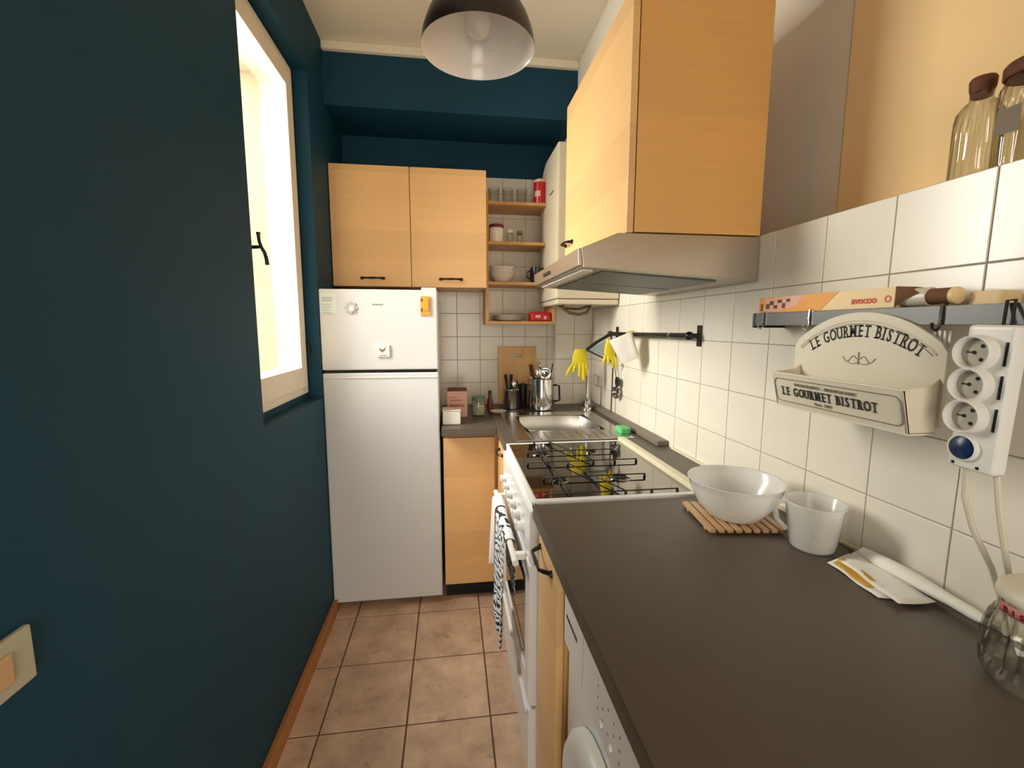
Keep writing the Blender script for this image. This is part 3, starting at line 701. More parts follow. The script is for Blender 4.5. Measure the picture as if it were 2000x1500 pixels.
# --- wrap carton
c = thing('wrap_carton', 'long orange and cream kitchen wrap carton lying on the steel shelf rail', 'box', (0.825, 0.92, 1.4535))
MB().box(0.8055, 0.846, 0.738, 1.106, 1.4560, 1.4940, 0.001).build('carton', 'cream_card', c)
MB().box(0.8048, 0.8058, 0.905, 1.1055, 1.4563, 1.4937).build('orange_panel', 'orange', c)
MB().prism([(0.905, 1.4563), (0.905, 1.4937), (0.860, 1.4937)], 'x', 0.8048, 0.8058).build('orange_flash', 'orange', c)
MB().prism([(1.085, 1.459), (1.085, 1.490), (0.985, 1.4937), (0.955, 1.4937), (0.975, 1.470), (1.04, 1.459)], 'x', 0.8043, 0.8050).build('food_print', 'pink_card', c)
sp = MB()
for (y, z, w, hh) in ((1.072, 1.472, .012, .012), (1.058, 1.480, .014, .010), (1.044, 1.470, .012, .008), (1.030, 1.483, .014, .008), (1.016, 1.472, .010, .012), (1.002, 1.484, .012, .007), (1.094, 1.470, .006, .018)):
    sp.box(0.8036, 0.8045, y - w / 2, y + w / 2, z - hh / 2, z + hh / 2)
sp.build('dark_print', 'brown_card', c)
v, f = text_geo('avncoo', 0.019, bold=0.0006)
tx = MB(); tx.add(v, f, FACE_MX((0.8052, 0.800, 1.4665))); tx.lathe([(0.0065, 0.0), (0.0045, 0.0), (0.0045, 0.0006), (0.0065, 0.0006), (0.0065, 0)], 14, xf=FACE_MX((0.8052, 0.750, 1.4725)))
tx.build('lettering', 'redink', c)
fp = MB(); fp.grid([[(0.807, 0.738, 1.457), (0.807, 0.720, 1.470)], [(0.807, 0.738, 1.494), (0.808, 0.700, 1.480)], [(0.846, 0.738, 1.494), (0.845, 0.705, 1.488)]])
fp.build('torn_flap', 'brown_card', c, solid=0.001)
c = thing('film_roll', 'roll of cling film poking out of the torn carton end', 'roll', (0.826, 0.70, 1.4535))
MB().cyl((0.826, 0.7355, 1.473), (0.826, 0.690, 1.473), 0.0165, seg=20).build('film', 'foil', c)
MB().cyl((0.826, 0.6895, 1.473), (0.826, 0.655, 1.473), 0.0135, seg=20).build('core_tube', 'brown_card', c)
MB().cyl((0.826, 0.6545, 1.473), (0.826, 0.648, 1.473), 0.0140, seg=20).build('core_end', 'cream_card', c)
tag(MB().box(0.835, 0.875, 0.595, 0.640, 1.4535, 1.478, 0.004).build('small_carton', 'cream_card'), 'small tan carton on the steel rail right of the film roll', 'box')
# --- sign box
c = thing('sign_wall_box', 'antique white arched wall box lettered LE GOURMET BISTROT hanging below the rail', 'wall box', (0.77, 0.785, 1.243))
YM = 0.789; ZT = 1.449; HWID = 0.163
def arch(ins=0.0, zbot=1.256):
    pts = [(YM + HWID - ins, zbot + ins), (YM + HWID - ins, 1.380 - ins * 0.3)]
    n = 16
    for k in range(n + 1):
        t = -1 + 2 * k / n
        y = YM - t * (HWID - 0.012 - ins); z = 1.396 - ins * 0.6 + (ZT - 1.396 - ins * 0.4) * (1 - abs(t) ** 2.1)
        pts.append((y, z))
    pts += [(YM - HWID + ins, 1.380 - ins * 0.3), (YM - HWID + ins, zbot + ins)]
    return pts
MB().prism(arch(), 'x', 0.7915, 0.7985, 0.0012).build('back_panel', 'antique', c)
bd = MB(); bd.tube([(0.7912, y, z) for (y, z) in arch(0.016, 1.30)[1:-1]], 0.0016, 6); bd.build('panel_border', 'antique', c)
bd = MB(); bd.tube([(0.7912, y, z) for (y, z) in arch(0.022, 1.30)[1:-1]], 0.0007, 6); bd.build('border_line', 'greyink', c)
tr = MB()
YA, YBx = YM + HWID - 0.018, YM - HWID + 0.006
tr.prism([(0.724, 1.318), (0.728, 1.318), (0.746, 1.246), (0.742, 1.246)], 'y', YBx, YA, 0.0008)
for (a, b) in ((YA - 0.004, YA), (YBx, YBx + 0.004)):
    tr.prism([(0.724, 1.318), (0.742, 1.246), (0.792, 1.246), (0.792, 1.335), (0.780, 1.325)], 'y', a, b)
tr.box(0.742, 0.792, YBx, YA, 1.243, 1.247)
tr.tube([(0.726, YBx, 1.318), (0.726, YA, 1.318)], 0.0028, 8); tr.tube([(0.726, YA - 0.002, 1.318), (0.780, YA - 0.002, 1.325), (0.792, YA - 0.002, 1.335)], 0.0024, 8); tr.tube([(0.726, YBx + 0.002, 1.318), (0.780, YBx + 0.002, 1.325), (0.792, YBx + 0.002, 1.335)], 0.0024, 8)
tr = tr.build('tray', 'antique', c)
# sloping front of the tray: local frame x = along, y = up the slope
up_s = Vector((-0.018, 0, 0.072)).normalized(); xa = Vector((0, -1, 0)); nn = xa.cross(up_s)
ctr = Vector((0.7325, (YA + YBx) / 2, 1.282))
FR = Matrix(((xa.x, up_s.x, nn.x, ctr.x), (xa.y, up_s.y, nn.y, ctr.y), (xa.z, up_s.z, nn.z, ctr.z), (0, 0, 0, 1)))
pl = MB(); W, H, R0 = 0.146, 0.026, 0.012; path = []
for (cx, cy, a0) in ((W - R0, H - R0, 0), (-W + R0, H - R0, 90), (-W + R0, -H + R0, 180), (W - R0, -H + R0, 270)):
    for k in range(5):
        a = math.radians(a0 + k * 22.5); path.append(FR @ Vector((cx + R0 * math.cos(a), cy + R0 * math.sin(a), 0.0006)))
pl.tube(path, 0.0009, 6, closed=True); pl.build('plaque_line', 'greyink', tr)
lt = MB(); word = 'LE GOURMET BISTROT'; widths = {'I': .5, ' ': .5, 'M': 1.15, 'O': 1.08, 'G': 1.05}
tot = sum(widths.get(q, .92) for q in word); px = -0.128
for q in word:
    w = widths.get(q, .92) / tot * 0.232
    if q != ' ':
        v, f = serif_letter(q, 0.0265, 0.66, 0.0003); lt.add(v, f, FR @ Matrix.Translation((px + w / 2, -0.010, 0.0008)))
    px += w
lt.build('front_lettering', 'ink', tr)
lt = MB(); v, f = text_geo('PAR EXCELLENCE  -  MAISON DE GOUT', 0.0085, bold=0.0001); lt.add(v, f, FR @ Matrix.Translation((-0.012, 0.0135, 0.0008))); lt.build('upper_lettering', 'greyink', tr); lt = MB()
v, f = text_geo('Paris  1889', 0.0095, shear=0.3); lt.add(v, f, FR @ Matrix.Translation((-0.018, -0.0215, 0.0008)))
lt.build('lower_lettering', 'greyink', tr)
al = MB(); word = 'LE GOURMET BISTROT'
widths = {'I': .42, ' ': .5, 'M': 1.15, 'O': 1.08, 'G': 1.05}
widths['I'] = .5; tot = sum(widths.get(ch_, .92) for ch_ in word); Rr = 0.232; span = 1.10; ang = -span / 2
zc_ = 1.432 - 0.026 - Rr + 0.004
for ch_ in word:
    w = widths.get(ch_, .92) / tot * span; a = ang + w / 2; ang += w
    if ch_ == ' ': continue
    v, f = serif_letter(ch_, 0.033, 0.62, 0.0005)
    yy = YM - 0.004 - math.sin(a) * Rr; zz = zc_ + math.cos(a) * Rr
    al.add(v, f, FACE_MX((0.7912, yy, zz)) @ Matrix.Rotation(-a, 4, 'Z') @ Matrix.Translation((0, -0.008, 0)))
al.build('arched_lettering', 'ink', c)
og = MB()
for s in (-1, 1):
    og.tube([(0.7910, YM - 0.004 + s * (0.004 + 0.032 * t), 1.358 + 0.006 * math.sin(t * 2.2 * PI)) for t in [k / 14 for k in range(15)]], 0.0008, 5)
    og.tube([(0.7910, YM - 0.004 + s * (0.002 + 0.022 * t), 1.352 - 0.004 * math.sin(t * PI)) for t in [k / 8 for k in range(9)]], 0.0007, 5)
og.box(0.7906, 0.7915, YM - 0.0055, YM - 0.0025, 1.347, 1.372)
og.build('ornament', 'greyink', c)
# --- fork behind the box
fk = MB()
for k in range(4): fk.box(0.803, 0.805, 0.6335 + k * 0.008, 0.6375 + k * 0.008, 1.376, 1.415, 0.0008)
fk.box(0.803, 0.805, 0.632, 0.663, 1.34, 1.377, 0.0008); fk.box(0.803, 0.805, 0.644, 0.651, 1.26, 1.341, 0.0008)
tag(fk.build('serving_fork', 'white_plastic'), 'white serving fork with tines showing behind the arched sign box', 'fork')
# --- power strip
c = thing('power_strip', 'white power strip with three round sockets and blue switch hanging from the rail', 'power strip', (0.787, 0.558, 1.203))
PS = Matrix.Translation((0.79, 0.556, 1.315)) @ Matrix.Rotation(math.radians(1.5), 4, 'X') @ Matrix.Translation((-0.79, -0.556, -1.315))
m = MB(PS); m.box(0.774, 0.799, 0.530, 0.592, 1.205, 1.424, 0.007, 3); body = m.build('body', 'white_plastic', c)
for k, z in enumerate((1.383, 1.335, 1.287)):
    X = PS @ Matrix.Translation((0.775, 0.571, z)) @ Matrix.Rotation(-PI / 2, 4, 'Y')
    m = MB(); m.lathe([(0.0262, 0.0), (0.0255, 0.0165), (0.0240, 0.0180), (0.0222, 0.0165), (0.0215, 0.004), (1e-4, 0.003)], 28, xf=X); so = m.build('socket', 'white_plastic', c)
    m = MB(); m.lathe([(0.021, 0.0045), (1e-4, 0.0045)], 24, xf=X); m.build('socket_well', 'socket', so)
    m = MB(); 
    for dy in (-0.010, 0.0, 0.010): m.lathe([(0.0028, 0.0052), (1e-4, 0.0052)], 10, xf=X @ Matrix.Translation((dy, -0.006 if dy else 0.004, 0)))
    m.add([(-0.001, 0.002, 0.0054), (0.001, 0.002, 0.0054), (0.001, 0.014, 0.0054), (-0.001, 0.014, 0.0054)], [(0, 1, 2, 3)], X)
    m.build('contact_hole', 'rubber', so)
    m = MB(PS); m.box(0.7732, 0.7745, 0.5365, 0.5400, z - 0.017, z + 0.017, 0.0004); m.build('mount_slot', 'rubber', c)
X = PS @ Matrix.Translation((0.775, 0.571, 1.238)) @ Matrix.Rotation(-PI / 2, 4, 'Y')
m = MB(); m.lathe([(0.021, 0.0), (0.0205, 0.006), (0.0185, 0.008), (0.0175, 0.006)], 28, xf=X); sw = m.build('switch_ring', 'white_plastic', c)
m = MB(); m.lathe([(0.0175, 0.0055), (0.012, 0.0085), (1e-4, 0.009)], 28, xf=X); m.build('switch_button', 'blue', sw)
for y in (0.583, 0.550): MB(PS).cyl((0.775, y, 1.212), (0.7735, y, 1.212), 0.0025, seg=10).build('screw', 'rubber', c)
m = MB(); m.tube([(0.790, 0.556, 1.420), (0.797, 0.560, 1.459), (0.800, 0.552, 1.460), (0.785, 0.543, 1.420)], 0.0022, 6); m.build('hanging_tie', 'black_plastic', c)
m = MB()
m.tube([(0.787, 0.575, 1.205), (0.788, 0.574, 1.16), (0.800, 0.566, 1.11), (0.825, 0.552, 1.05), (0.845, 0.545, 0.99), (0.852, 0.54, 0.945)], 0.0042, 8)
m.tube([(0.787, 0.536, 1.205), (0.792, 0.530, 1.15), (0.806, 0.526, 1.09), (0.826, 0.526, 1.03), (0.846, 0.528, 0.97), (0.852, 0.53, 0.945)], 0.0042, 8)
m.build('cable', 'cable', c)
# --- black rail with swing rack by the sink
c = thing('black_wall_rail', 'black kitchen rail mounted on the tiled wall above the sink and hob', 'rail', (0.85, 1.9, 1.38))
MB().cyl((0.846, 1.535, 1.388), (0.846, 2.33, 1.382), 0.0105, seg=14).build('bar', 'black', c)
for y, z in ((1.525, 1.388), (2.335, 1.382)):
    m = MB(); m.box(0.879, 0.8885, y - 0.010, y + 0.010, z - 0.038, z + 0.038, 0.004); m.cyl((0.880, y, z), (0.846, y, z), 0.009, seg=12); m.sphere((0.846, y, z), 0.016); m.build('bracket', 'black', c)
MB().cyl((0.846, 1.66, 1.387), (0.846, 1.672, 1.387), 0.0112, seg=14).build('collar', 'chrome', c)
m = MB(); m.tube([(0.846, 2.335, 1.380), (0.80, 2.42, 1.335), (0.755, 2.46, 1.292)], 0.0085, 10); m.build('swing_arm', 'black', c)
m = MB(); m.tube([(0.755, 2.46, 1.290), (0.80, 2.38, 1.262), (0.848, 2.31, 1.235), (0.849, 2.31, 1.30), (0.847, 2.325, 1.37)], 0.005, 8); m.build('lower_arm', 'black', c)
# --- mesh grater hung in the rack
g = MB(); 
P0, P1, P2 = Vector((0.765, 2.452, 1.292)), Vector((0.843, 2.345, 1.358)), Vector((0.842, 2.325, 1.250))
g.prism([(P0.y, P0.z), (P1.y, P1.z), (P2.y, P2.z)], 'x', 0, 0.002)
vs = [P0, P1, P2]; g = MB(); off = Vector((0.003, 0.002, 0)); g.add([*vs, *[p + off for p in vs]], [(0, 1, 2), (5, 4, 3), (0, 3, 4, 1), (1, 4, 5, 2), (2, 5, 3, 0)])
tag(g.build('steel_strainer', 'filter'), 'triangular steel strainer tucked into the swing arm of the black rail', 'strainer')
# --- rubber gloves
def glove(base, wid, hgt, tips, label):
    c = thing('rubber_glove', label, 'glove', base, 'yellow rubber gloves on the rail')
    bx, by, bz = base
    m = MB(); rows = []
    for k in range(8):
        t = k / 7; w = wid * (0.42 + 0.58 * math.sin(PI * (0.12 + 0.62 * t)))
        ring = [(bx + w * math.cos(2 * PI * i / 14), by + (0.013 - 0.006 * t) * math.sin(2 * PI * i / 14), bz + hgt * (1 - t)) for i in range(14)]
        rows.append(ring + [ring[0]])
    m.grid(rows); m.build('palm', 'yellow', c, subsurf=1)
    for i, (x0, dx, dz, r) in enumerate(tips):
        p0 = Vector((bx + x0, by, bz + hgt * 0.22)); p1 = Vector((bx + x0 + dx, by - 0.004 * (i % 2), bz - dz))
        mid = p0.lerp(p1, 0.5) + Vector((dx * 0.12, -0.005, 0.004))
        MB().tube([p0, p0.lerp(mid, .5), mid, mid.lerp(p1, .5), p1.lerp(mid, 0.1), p1], r, 10, radii=[r, r, r, r * .95, r * .85, r * .35]).build('finger', 'yellow', c)
    return c
glove((0.716, 2.455, 1.195), 0.046, 0.100, ((-0.036, -0.040, 0.050, .0085), (-0.020, -0.020, 0.030, .0085), (0.000, -0.002, 0.055, .010), (0.018, 0.004, 0.078, .011), (0.034, 0.004, 0.052, .010)), 'yellow rubber glove hanging fingers down at the tip of the swing arm')
glove((0.812, 2.245, 1.250), 0.030, 0.105, ((-0.022, -0.012, 0.020, .0065), (-0.008, 0.000, 0.024, .007), (0.008, 0.012, 0.040, .007), (0.020, 0.020, 0.034, .0065)), 'yellow rubber glove partly hidden behind the white hanging tub')
# --- plastic tub on the rail
c = thing('hanging_tub', 'white plastic tub hanging tilted from the black rail', 'tub', (0.80, 1.97, 1.25))
X = Matrix.Translation((0.795, 1.985, 1.318)) @ Matrix.Rotation(math.radians(-20), 4, 'Y') @ Matrix.Rotation(math.radians(-14), 4, 'X') @ Matrix.Rotation(math.radians(-24), 4, 'Z')
m = MB(X)
rows = []
for (z, s) in ((0.062, 0.046), (0.056, 0.046), (-0.05, 0.036), (-0.058, 0.033)):
    ring = []
    for k in range(24):
        t = 2 * PI * k / 24; cx, cy = math.cos(t), math.sin(t); q = (abs(cx) ** 6 + abs(cy) ** 6) ** (1 / 6)
        ring.append((s * 1.15 * cx / q, s * 0.85 * cy / q, z))
    rows.append(ring + [ring[0]])
rows.append([(0, 0, -0.058)] * 25)
m.grid(rows)
m.build('tub_wall', 'ceramic', c, solid=0.0015)
m = MB(); m.tube([(0.80, 2.03, 1.375), (0.822, 2.02, 1.400), (0.846, 2.015, 1.400)], 0.003, 8); m.build('tub_hook', 'yellow', c)
# --- ladle
c = thing('hanging_ladle', 'steel ladle with black handle hanging on the tiled wall below the rail', 'ladle', (0.872, 2.27, 1.05))
m = MB(); m.tube([(0.868, 2.335, 1.238), (0.870, 2.31, 1.19), (0.872, 2.285, 1.13)], 0.004, 8); m.build('handle', 'chrome', c)
m = MB(); m.lathe([(1e-4, -0.020), (0.018, -0.017), (0.030, -0.006), (0.033, 0.004), (0.031, 0.004), (0.017, -0.014), (1e-4, -0.017)], 22, xf=Matrix.Translation((0.862, 2.268, 1.075)) @ Matrix.Rotation(-PI / 2, 4, 'Y') @ Matrix.Rotation(0.3, 4, 'X')); m.build('bowl', 'chrome', c)
m = MB(); m.lathe([(1e-4, -0.008), (0.024, -0.006), (0.028, 0.004), (0.025, 0.004), (1e-4, -0.003)], 22, xf=Matrix.Translation((0.866, 2.262, 1.132)) @ Matrix.Rotation(-PI / 2, 4, 'Y')); m.build('grip', 'black_plastic', c)
# --- thin steel rod on the upstand
tag(MB().cyl((0.862, 2.335, 0.9535), (0.866, 2.335, 1.232), 0.0042, seg=10).build('thin_rod', 'hose'), 'thin brown rod standing on the upstand against the tiled wall', 'rod')
# --- outlet
c = thing('wall_outlet', 'small beige wall outlet on the tiles behind the faucet', 'outlet', (0.886, 2.66, 1.05))
MB().box(0.881, 0.8885, 2.62, 2.715, 1.058, 1.128, 0.003).build('plate', 'beige_switch', c)
MB().box(0.8795, 0.882, 2.645, 2.69, 1.07, 1.116, 0.002).build('socket_face', 'cream_plastic', c)
# --- light switch on the left wall
c = thing('light_switch', 'sand coloured light switch plate on the teal wall', 'switch', (-0.598, 0.615, 0.924))
MB().box(-0.600, -0.590, 0.548, 0.672, 0.925, 1.005, 0.004, 3).build('plate', 'beige_switch', c)
MB().box(-0.592, -0.586, 0.588, 0.638, 0.944, 0.986, 0.003).build('rocker', 'switch_key', c)
# --- bottles on the ledge
def bottle(name, x, y, prof, lid, label, cat, ribs, rr):
    c = thing(name, label, cat, (x, y, 1.6815))
    m = MB(); m.lathe(prof, 64, (x, y, 1.682), ribs=ribs, rib_d=0.0050, rib_rng=rr); m.build('glass_body', 'ribbed', c, angle=70)
    m = MB(); m.lathe(lid, 28, (x, y, 1.682)); return c, m
c, m = bottle('glass_bottle', 0.945, 0.744, [(1e-4, .004), (.031, .002), (.0345, .008), (.0345, .104), (.032, .120), (.024, .133), (.0165, .140), (.0165, .153)], [(1e-4, .146), (.0148, .146), (.0168, .157), (.0178, .159), (.0188, .174), (.0165, .178), (1e-4, .179)], 'ribbed clear glass bottle with brown cork stopper on the tiled ledge', 'bottle', 18, (.01, .12))
m.build('stopper', 'brown', c)
c, m = bottle('glass_storage_jar', 0.950, 0.668, [(1e-4, .004), (.041, .002), (.045, .010), (.045, .118), (.042, .132), (.037, .141), (.037, .148)], [(.039, .146), (.041, .148), (.041, .164), (.037, .169), (1e-4, .170)], 'ribbed clear glass jar with brown lid at the right end of the tiled ledge', 'jar', 22, (.01, .14))
m.build('lid', 'brown', c)
m = MB(); m.box(0.9030, 0.9045, 0.652, 0.684, 1.735, 1.775); m.build('dark_label', 'greyink', c)

# ================================================================== WORKTOP THINGS (NEAR)
Z = CT + 0.0002
# trivet
c = thing('slatted_trivet', 'slatted wooden trivet under the frosted bowl', 'trivet', (0.71, 1.02, Z))
TX = Matrix.Translation((0.705, 1.020, Z)) @ Matrix.Rotation(math.radians(-8), 4, 'Z')
for k in range(9):
    m = MB(TX); x = -0.084 + k * 0.021; m.box(x - 0.0075, x + 0.0075, -0.088, 0.088, 0.005, 0.0135, 0.0015); m.build('slat', 'trivet', c)
for y in (-0.055, 0.055):
    m = MB(TX); m.box(-0.09, 0.09, y - 0.006, y + 0.006, 0.0, 0.0052); m.build('cross_bar', 'trivet', c)
zb = Z + 0.0137
bprof = [(1e-4, 0.0), (0.058, 0.0), (0.066, 0.004), (0.092, 0.040), (0.106, 0.072), (0.1115, 0.092), (0.114, 0.094)]
o = MB().lathe(bprof, 48, (0.712, 1.022, zb)).build('frosted_bowl', 'frost_white', solid=0.002, angle=60)
tag(o, 'milky plastic bowl standing on the wooden trivet', 'bowl')
c = thing('measuring_jug', 'frosted plastic measuring jug on the worktop by the tiled wall', 'jug', (0.795, 0.862, Z))
MB().lathe([(1e-4, 0.0015), (0.041, 0.0015), (0.044, 0.006), (0.0455, 0.018), (0.047, 0.02), (0.056, 0.100), (0.059, 0.104), (0.0592, 0.107)], 40, (0.797, 0.862, Z)).build('jug_wall', 'frost', c, solid=0.0022, angle=60)
m = MB(); m.tube([(0.748, 0.892, Z + 0.098), (0.735, 0.898, Z + 0.095), (0.730, 0.900, Z + 0.082), (0.735, 0.898, Z + 0.055), (0.752, 0.888, Z + 0.035)], 0.0055, 8); m.build('jug_handle', 'frost', c)
m = MB()
for k in range(5): m.add([(0.797 + 0.0545 * math.cos(a), 0.862 + 0.0545 * math.sin(a), Z + 0.03 + k * 0.014 + dz) for (a, dz) in ((3.9, 0), (4.0 + .1 * (k % 2), 0), (4.0 + .1 * (k % 2), .001), (3.9, .001))], [(0, 1, 2, 3)])
m.build('scale_marks', 'faint', c)
# papers
def sheet(pts, lift, name, mat, parent):
    m = MB(); a, b, cc, d = [Vector((p[0], p[1], 0)) for p in pts]; rows = []
    for i in range(9):
        u = i / 8; r = []
        for j in range(6):
            w = j / 5; p = a.lerp(b, w).lerp(d.lerp(cc, w), u)
            r.append((p.x, p.y, Z + lift + 0.003 * math.sin(u * 5 + w * 2) ** 2 + 0.004 * w * w))
        rows.append(r)
    m.grid(rows); return m.build(name, mat, parent, solid=0.0006)
c = thing('opened_envelope', 'opened envelope with yellow print lying by the wall', 'envelope', (0.80, 0.72, Z))
sheet([(0.775, 0.795), (0.842, 0.812), (0.822, 0.655), (0.762, 0.668)], 0.0008, 'envelope_sheet', 'paper', c)
sheet([(0.782, 0.788), (0.812, 0.795), (0.798, 0.69), (0.768, 0.70)], 0.0030, 'yellow_print', 'gold', c)
o = sheet([(0.797, 0.790), (0.862, 0.812), (0.838, 0.632), (0.772, 0.640)], 0.0065, 'folded_letter', 'paper', None)
tag(o, 'creased white letter lying on top of the envelope', 'letter')
m = MB(); pts = [(0.862 - 0.006 * t, 0.800 - 0.235 * t, Z + 0.016 + 0.002 * math.sin(3 * t)) for t in [k / 12 for k in range(13)]]
m.tube(pts, 0.013, 14, radii=[0.010 + 0.005 * math.sin(PI * min(1, k / 9)) if k < 12 else 0.006 for k in range(13)])
tag(m.build('rolled_paper', 'paper'), 'white rolled paper along the wall beside the letter', 'paper roll')
# ribbed jar
JX, JY = 0.787, 0.455
c = thing('biscuit_jar', 'ribbed glass biscuit jar with cream ceramic lid and red label', 'jar', (JX, JY, Z))
MB().lathe([(1e-4, 0.003), (0.046, 0.001), (0.056, 0.008), (0.0625, 0.024), (0.0635, 0.034), (0.0640, 0.044), (0.0638, 0.060), (0.0625, 0.075), (0.060, 0.086), (0.057, 0.096), (0.0515, 0.104), (0.0505, 0.124)], 96, (JX, JY, Z), ribs=24, rib_d=0.0070, rib_rng=(0.033, 0.097)).build('glass_body', 'ribbed', c, angle=75)
MB().lathe([(0.0500, 0.1225), (0.0515, 0.123), (0.0535, 0.125), (0.0545, 0.130), (0.053, 0.138), (0.046, 0.144), (0.016, 0.148), (0.014, 0.155), (1e-4, 0.158)], 40, (JX, JY, Z)).build('lid', 'antique', c)
lab = MB(); rows = []
for z in (0.107, 0.1215):
    rows.append([(JX + 0.0535 * math.cos(a), JY + 0.0535 * math.sin(a), Z + z) for a in [math.radians(150 + 120 * k / 20) for k in range(21)]])
lab.grid(rows); lab = lab.build('label_band', 'pinkred', c, solid=0.0005)
tx = MB()
for k, ch_ in enumerate('BISCOTTI'):
    a = math.radians(163 + 10.5 * k); v, f = text_geo(ch_, 0.0115, bold=0.0002)
    n = Vector((math.cos(a), math.sin(a), 0)); t = Vector((-math.sin(a), math.cos(a), 0)); p = Vector((JX, JY, Z + 0.1098)) + n * 0.0541
    tx.add(v, f, Matrix(((t.x, 0, n.x, p.x), (t.y, 0, n.y, p.y), (0, 1, 0, p.z), (0, 0, 0, 1))))
tx.build('label_lettering', 'darkred', lab)

# ================================================================== SINK CORNER THINGS
o = MB().box(0.765, 0.815, 1.935, 2.010, 0.9305, 0.960, 0.010, 3).build('kitchen_sponge', 'green'); tag(o, 'green sponge lying on the worktop behind the hob', 'sponge')
# cutting board leaning on the back wall
X = Matrix.Translation((0.415, 2.798, CT)) @ Matrix.Rotation(math.radians(-4), 4, 'X')
c = thing('cutting_board', 'bamboo cutting board leaning against the back tiles', 'cutting board', (0.415, 2.80, CT))
m = MB(X); 
bm = MB(X); bm.box(-0.122, 0.122, -0.008, 0.008, 0.001, 0.302, 0.004); bm.box(-0.122, 0.122, -0.008, 0.008, 0.316, 0.366, 0.004); bm.box(-0.122, -0.024, -0.008, 0.008, 0.300, 0.318); bm.box(0.024, 0.122, -0.008, 0.008, 0.300, 0.318)
bm.build('board', 'board', c)
m = MB(X); m.box(-0.09, 0.09, -0.0095, -0.0078, 0.03, 0.275, 0.0006); m.build('inlay', 'trivet' if False else 'board', c)
# utensil pot
UX, UY = 0.527, 2.60
c = thing('utensil_pot', 'shiny steel utensil pot standing behind the sink', 'pot', (UX, UY, CT))
MB().lathe([(1e-4, 0.001), (0.070, 0.001), (0.076, 0.006), (0.076, 0.185), (0.079, 0.188), (0.076, 0.190), (0.073, 0.186), (0.073, 0.008), (1e-4, 0.006)], 40, (UX, UY, CT)).build('pot_wall', 'chrome', c)
m = MB(); m.tube([(UX + 0.072, UY - 0.02, CT + 0.15), (UX + 0.10, UY - 0.03, CT + 0.145), (UX + 0.105, UY - 0.03, CT + 0.06), (UX + 0.072, UY - 0.02, CT + 0.05)], 0.006, 8); m.build('pot_handle', 'black', c)
def utensil(name, label, p0, p1, head, mat_h, mat_s, cat):
    c = thing(name, label, cat, p0, 'utensils in the steel pot')
    MB().tube([p0, Vector(p0).lerp(Vector(p1), .5), p1], 0.004, 8).build('handle', mat_s, c)
    d = (Vector(p1) - Vector(p0)).normalized(); X = Matrix.Translation(p1) @ d.to_track_quat('Z', 'Y').to_matrix().to_4x4()
    m = MB(X)
    if head == 'spoon': m.lathe([(1e-4, -0.004), (0.012, 0.006), (0.022, 0.026), (0.021, 0.046), (0.010, 0.062), (1e-4, 0.066)], 16, xf=Matrix.Scale(0.35, 4, (0, 1, 0)))
    elif head == 'ladle': m.lathe([(1e-4, -0.02), (0.022, -0.015), (0.034, 0.0), (0.036, 0.012), (0.033, 0.012), (0.02, -0.008), (1e-4, -0.012)], 20, xf=Matrix.Rotation(1.3, 4, 'X'))
    else: m.box(-0.024, 0.024, -0.002, 0.002, 0.0, 0.075, 0.002)
    m.build('head', mat_h, c)
utensil('steel_ladle', 'steel ladle sticking out of the utensil pot', (UX + .02, UY, CT + .03), (UX + .015, UY - .02, CT + .215), 'ladle', 'chrome', 'chrome', 'ladle')
utensil('black_spatula', 'black spatula leaning right in the utensil pot', (UX + .03, UY + .02, CT + .03), (UX + .058, UY + .01, CT + .200), 'blade', 'black_plastic', 'black_plastic', 'spatula')
utensil('wooden_spatula', 'brown wooden spatula leaning left in the utensil pot', (UX - .02, UY + .02, CT + .03), (UX - .050, UY + .01, CT + .195), 'blade', 'brown', 'brown', 'spatula')
utensil('steel_spoon', 'steel serving spoon upright in the utensil pot', (UX, UY + .03, CT + .03), (UX - .005, UY + .03, CT + .215), 'spoon', 'steel', 'steel', 'spoon')
utensil('steel_skimmer', 'steel skimmer at the front of the utensil pot', (UX - .03, UY - .035, CT + .03), (UX - .030, UY - .050, CT + .185), 'spoon', 'chrome', 'chrome', 'skimmer')
# knife holder
KX, KY = 0.358, 2.66
c = thing('cutlery_holder', 'grey steel cutlery holder left of the utensil pot', 'holder', (KX, KY, CT))
MB().lathe([(1e-4, 0.001), (0.044, 0.001), (0.048, 0.005), (0.048, 0.110), (0.0495, 0.112), (0.0465, 0.113), (0.045, 0.11), (0.045, 0.006), (1e-4, 0.005)], 32, (KX, KY, CT)).build('cup', 'steel', c)
for k, (dx, dy, lx, nm, mt, cat, lb) in enumerate(((-.025, 0, -.012, 'kitchen_knife', 'black_plastic', 'knife', 'black-handled knife at the left of the cutlery holder'), (-.005, .01, .004, 'kitchen_knife', 'black_plastic', 'knife', 'black-handled knife in the middle of the cutlery holder'), (.012, -.01, .006, 'table_spoon', 'chrome', 'spoon', 'shiny spoon at the front of the cutlery holder'), (.025, .01, .022, 'wooden_spoon', 'brown', 'spoon', 'brown wooden spoon at the right of the cutlery holder'))):
    cc = thing(nm, lb, cat, (KX + dx * .5, KY + dy, CT + .02), 'cutlery in the holder')
    MB().tube([(KX + dx * .5, KY + dy, CT + .012), (KX + dx, KY + dy, CT + .12)], 0.0035, 8).build('blade', 'steel', cc)
    if cat == 'knife': MB().tube([(KX + dx, KY + dy, CT + .115), (KX + dx + lx * .5, KY + dy, CT + .16), (KX + dx + lx, KY + dy, CT + .205)], .008, 8, radii=[.007, .008, .0095]).build('handle', mt, cc)
    else:
        m = MB(Matrix.Translation((KX + dx, KY + dy, CT + .115))); m.lathe([(1e-4, 0), (.008, .008), (.017, .028), (.016, .045), (1e-4, .058)], 16, xf=Matrix.Scale(.4, 4, (0, 1, 0))); m.build('bowl', mt, cc)
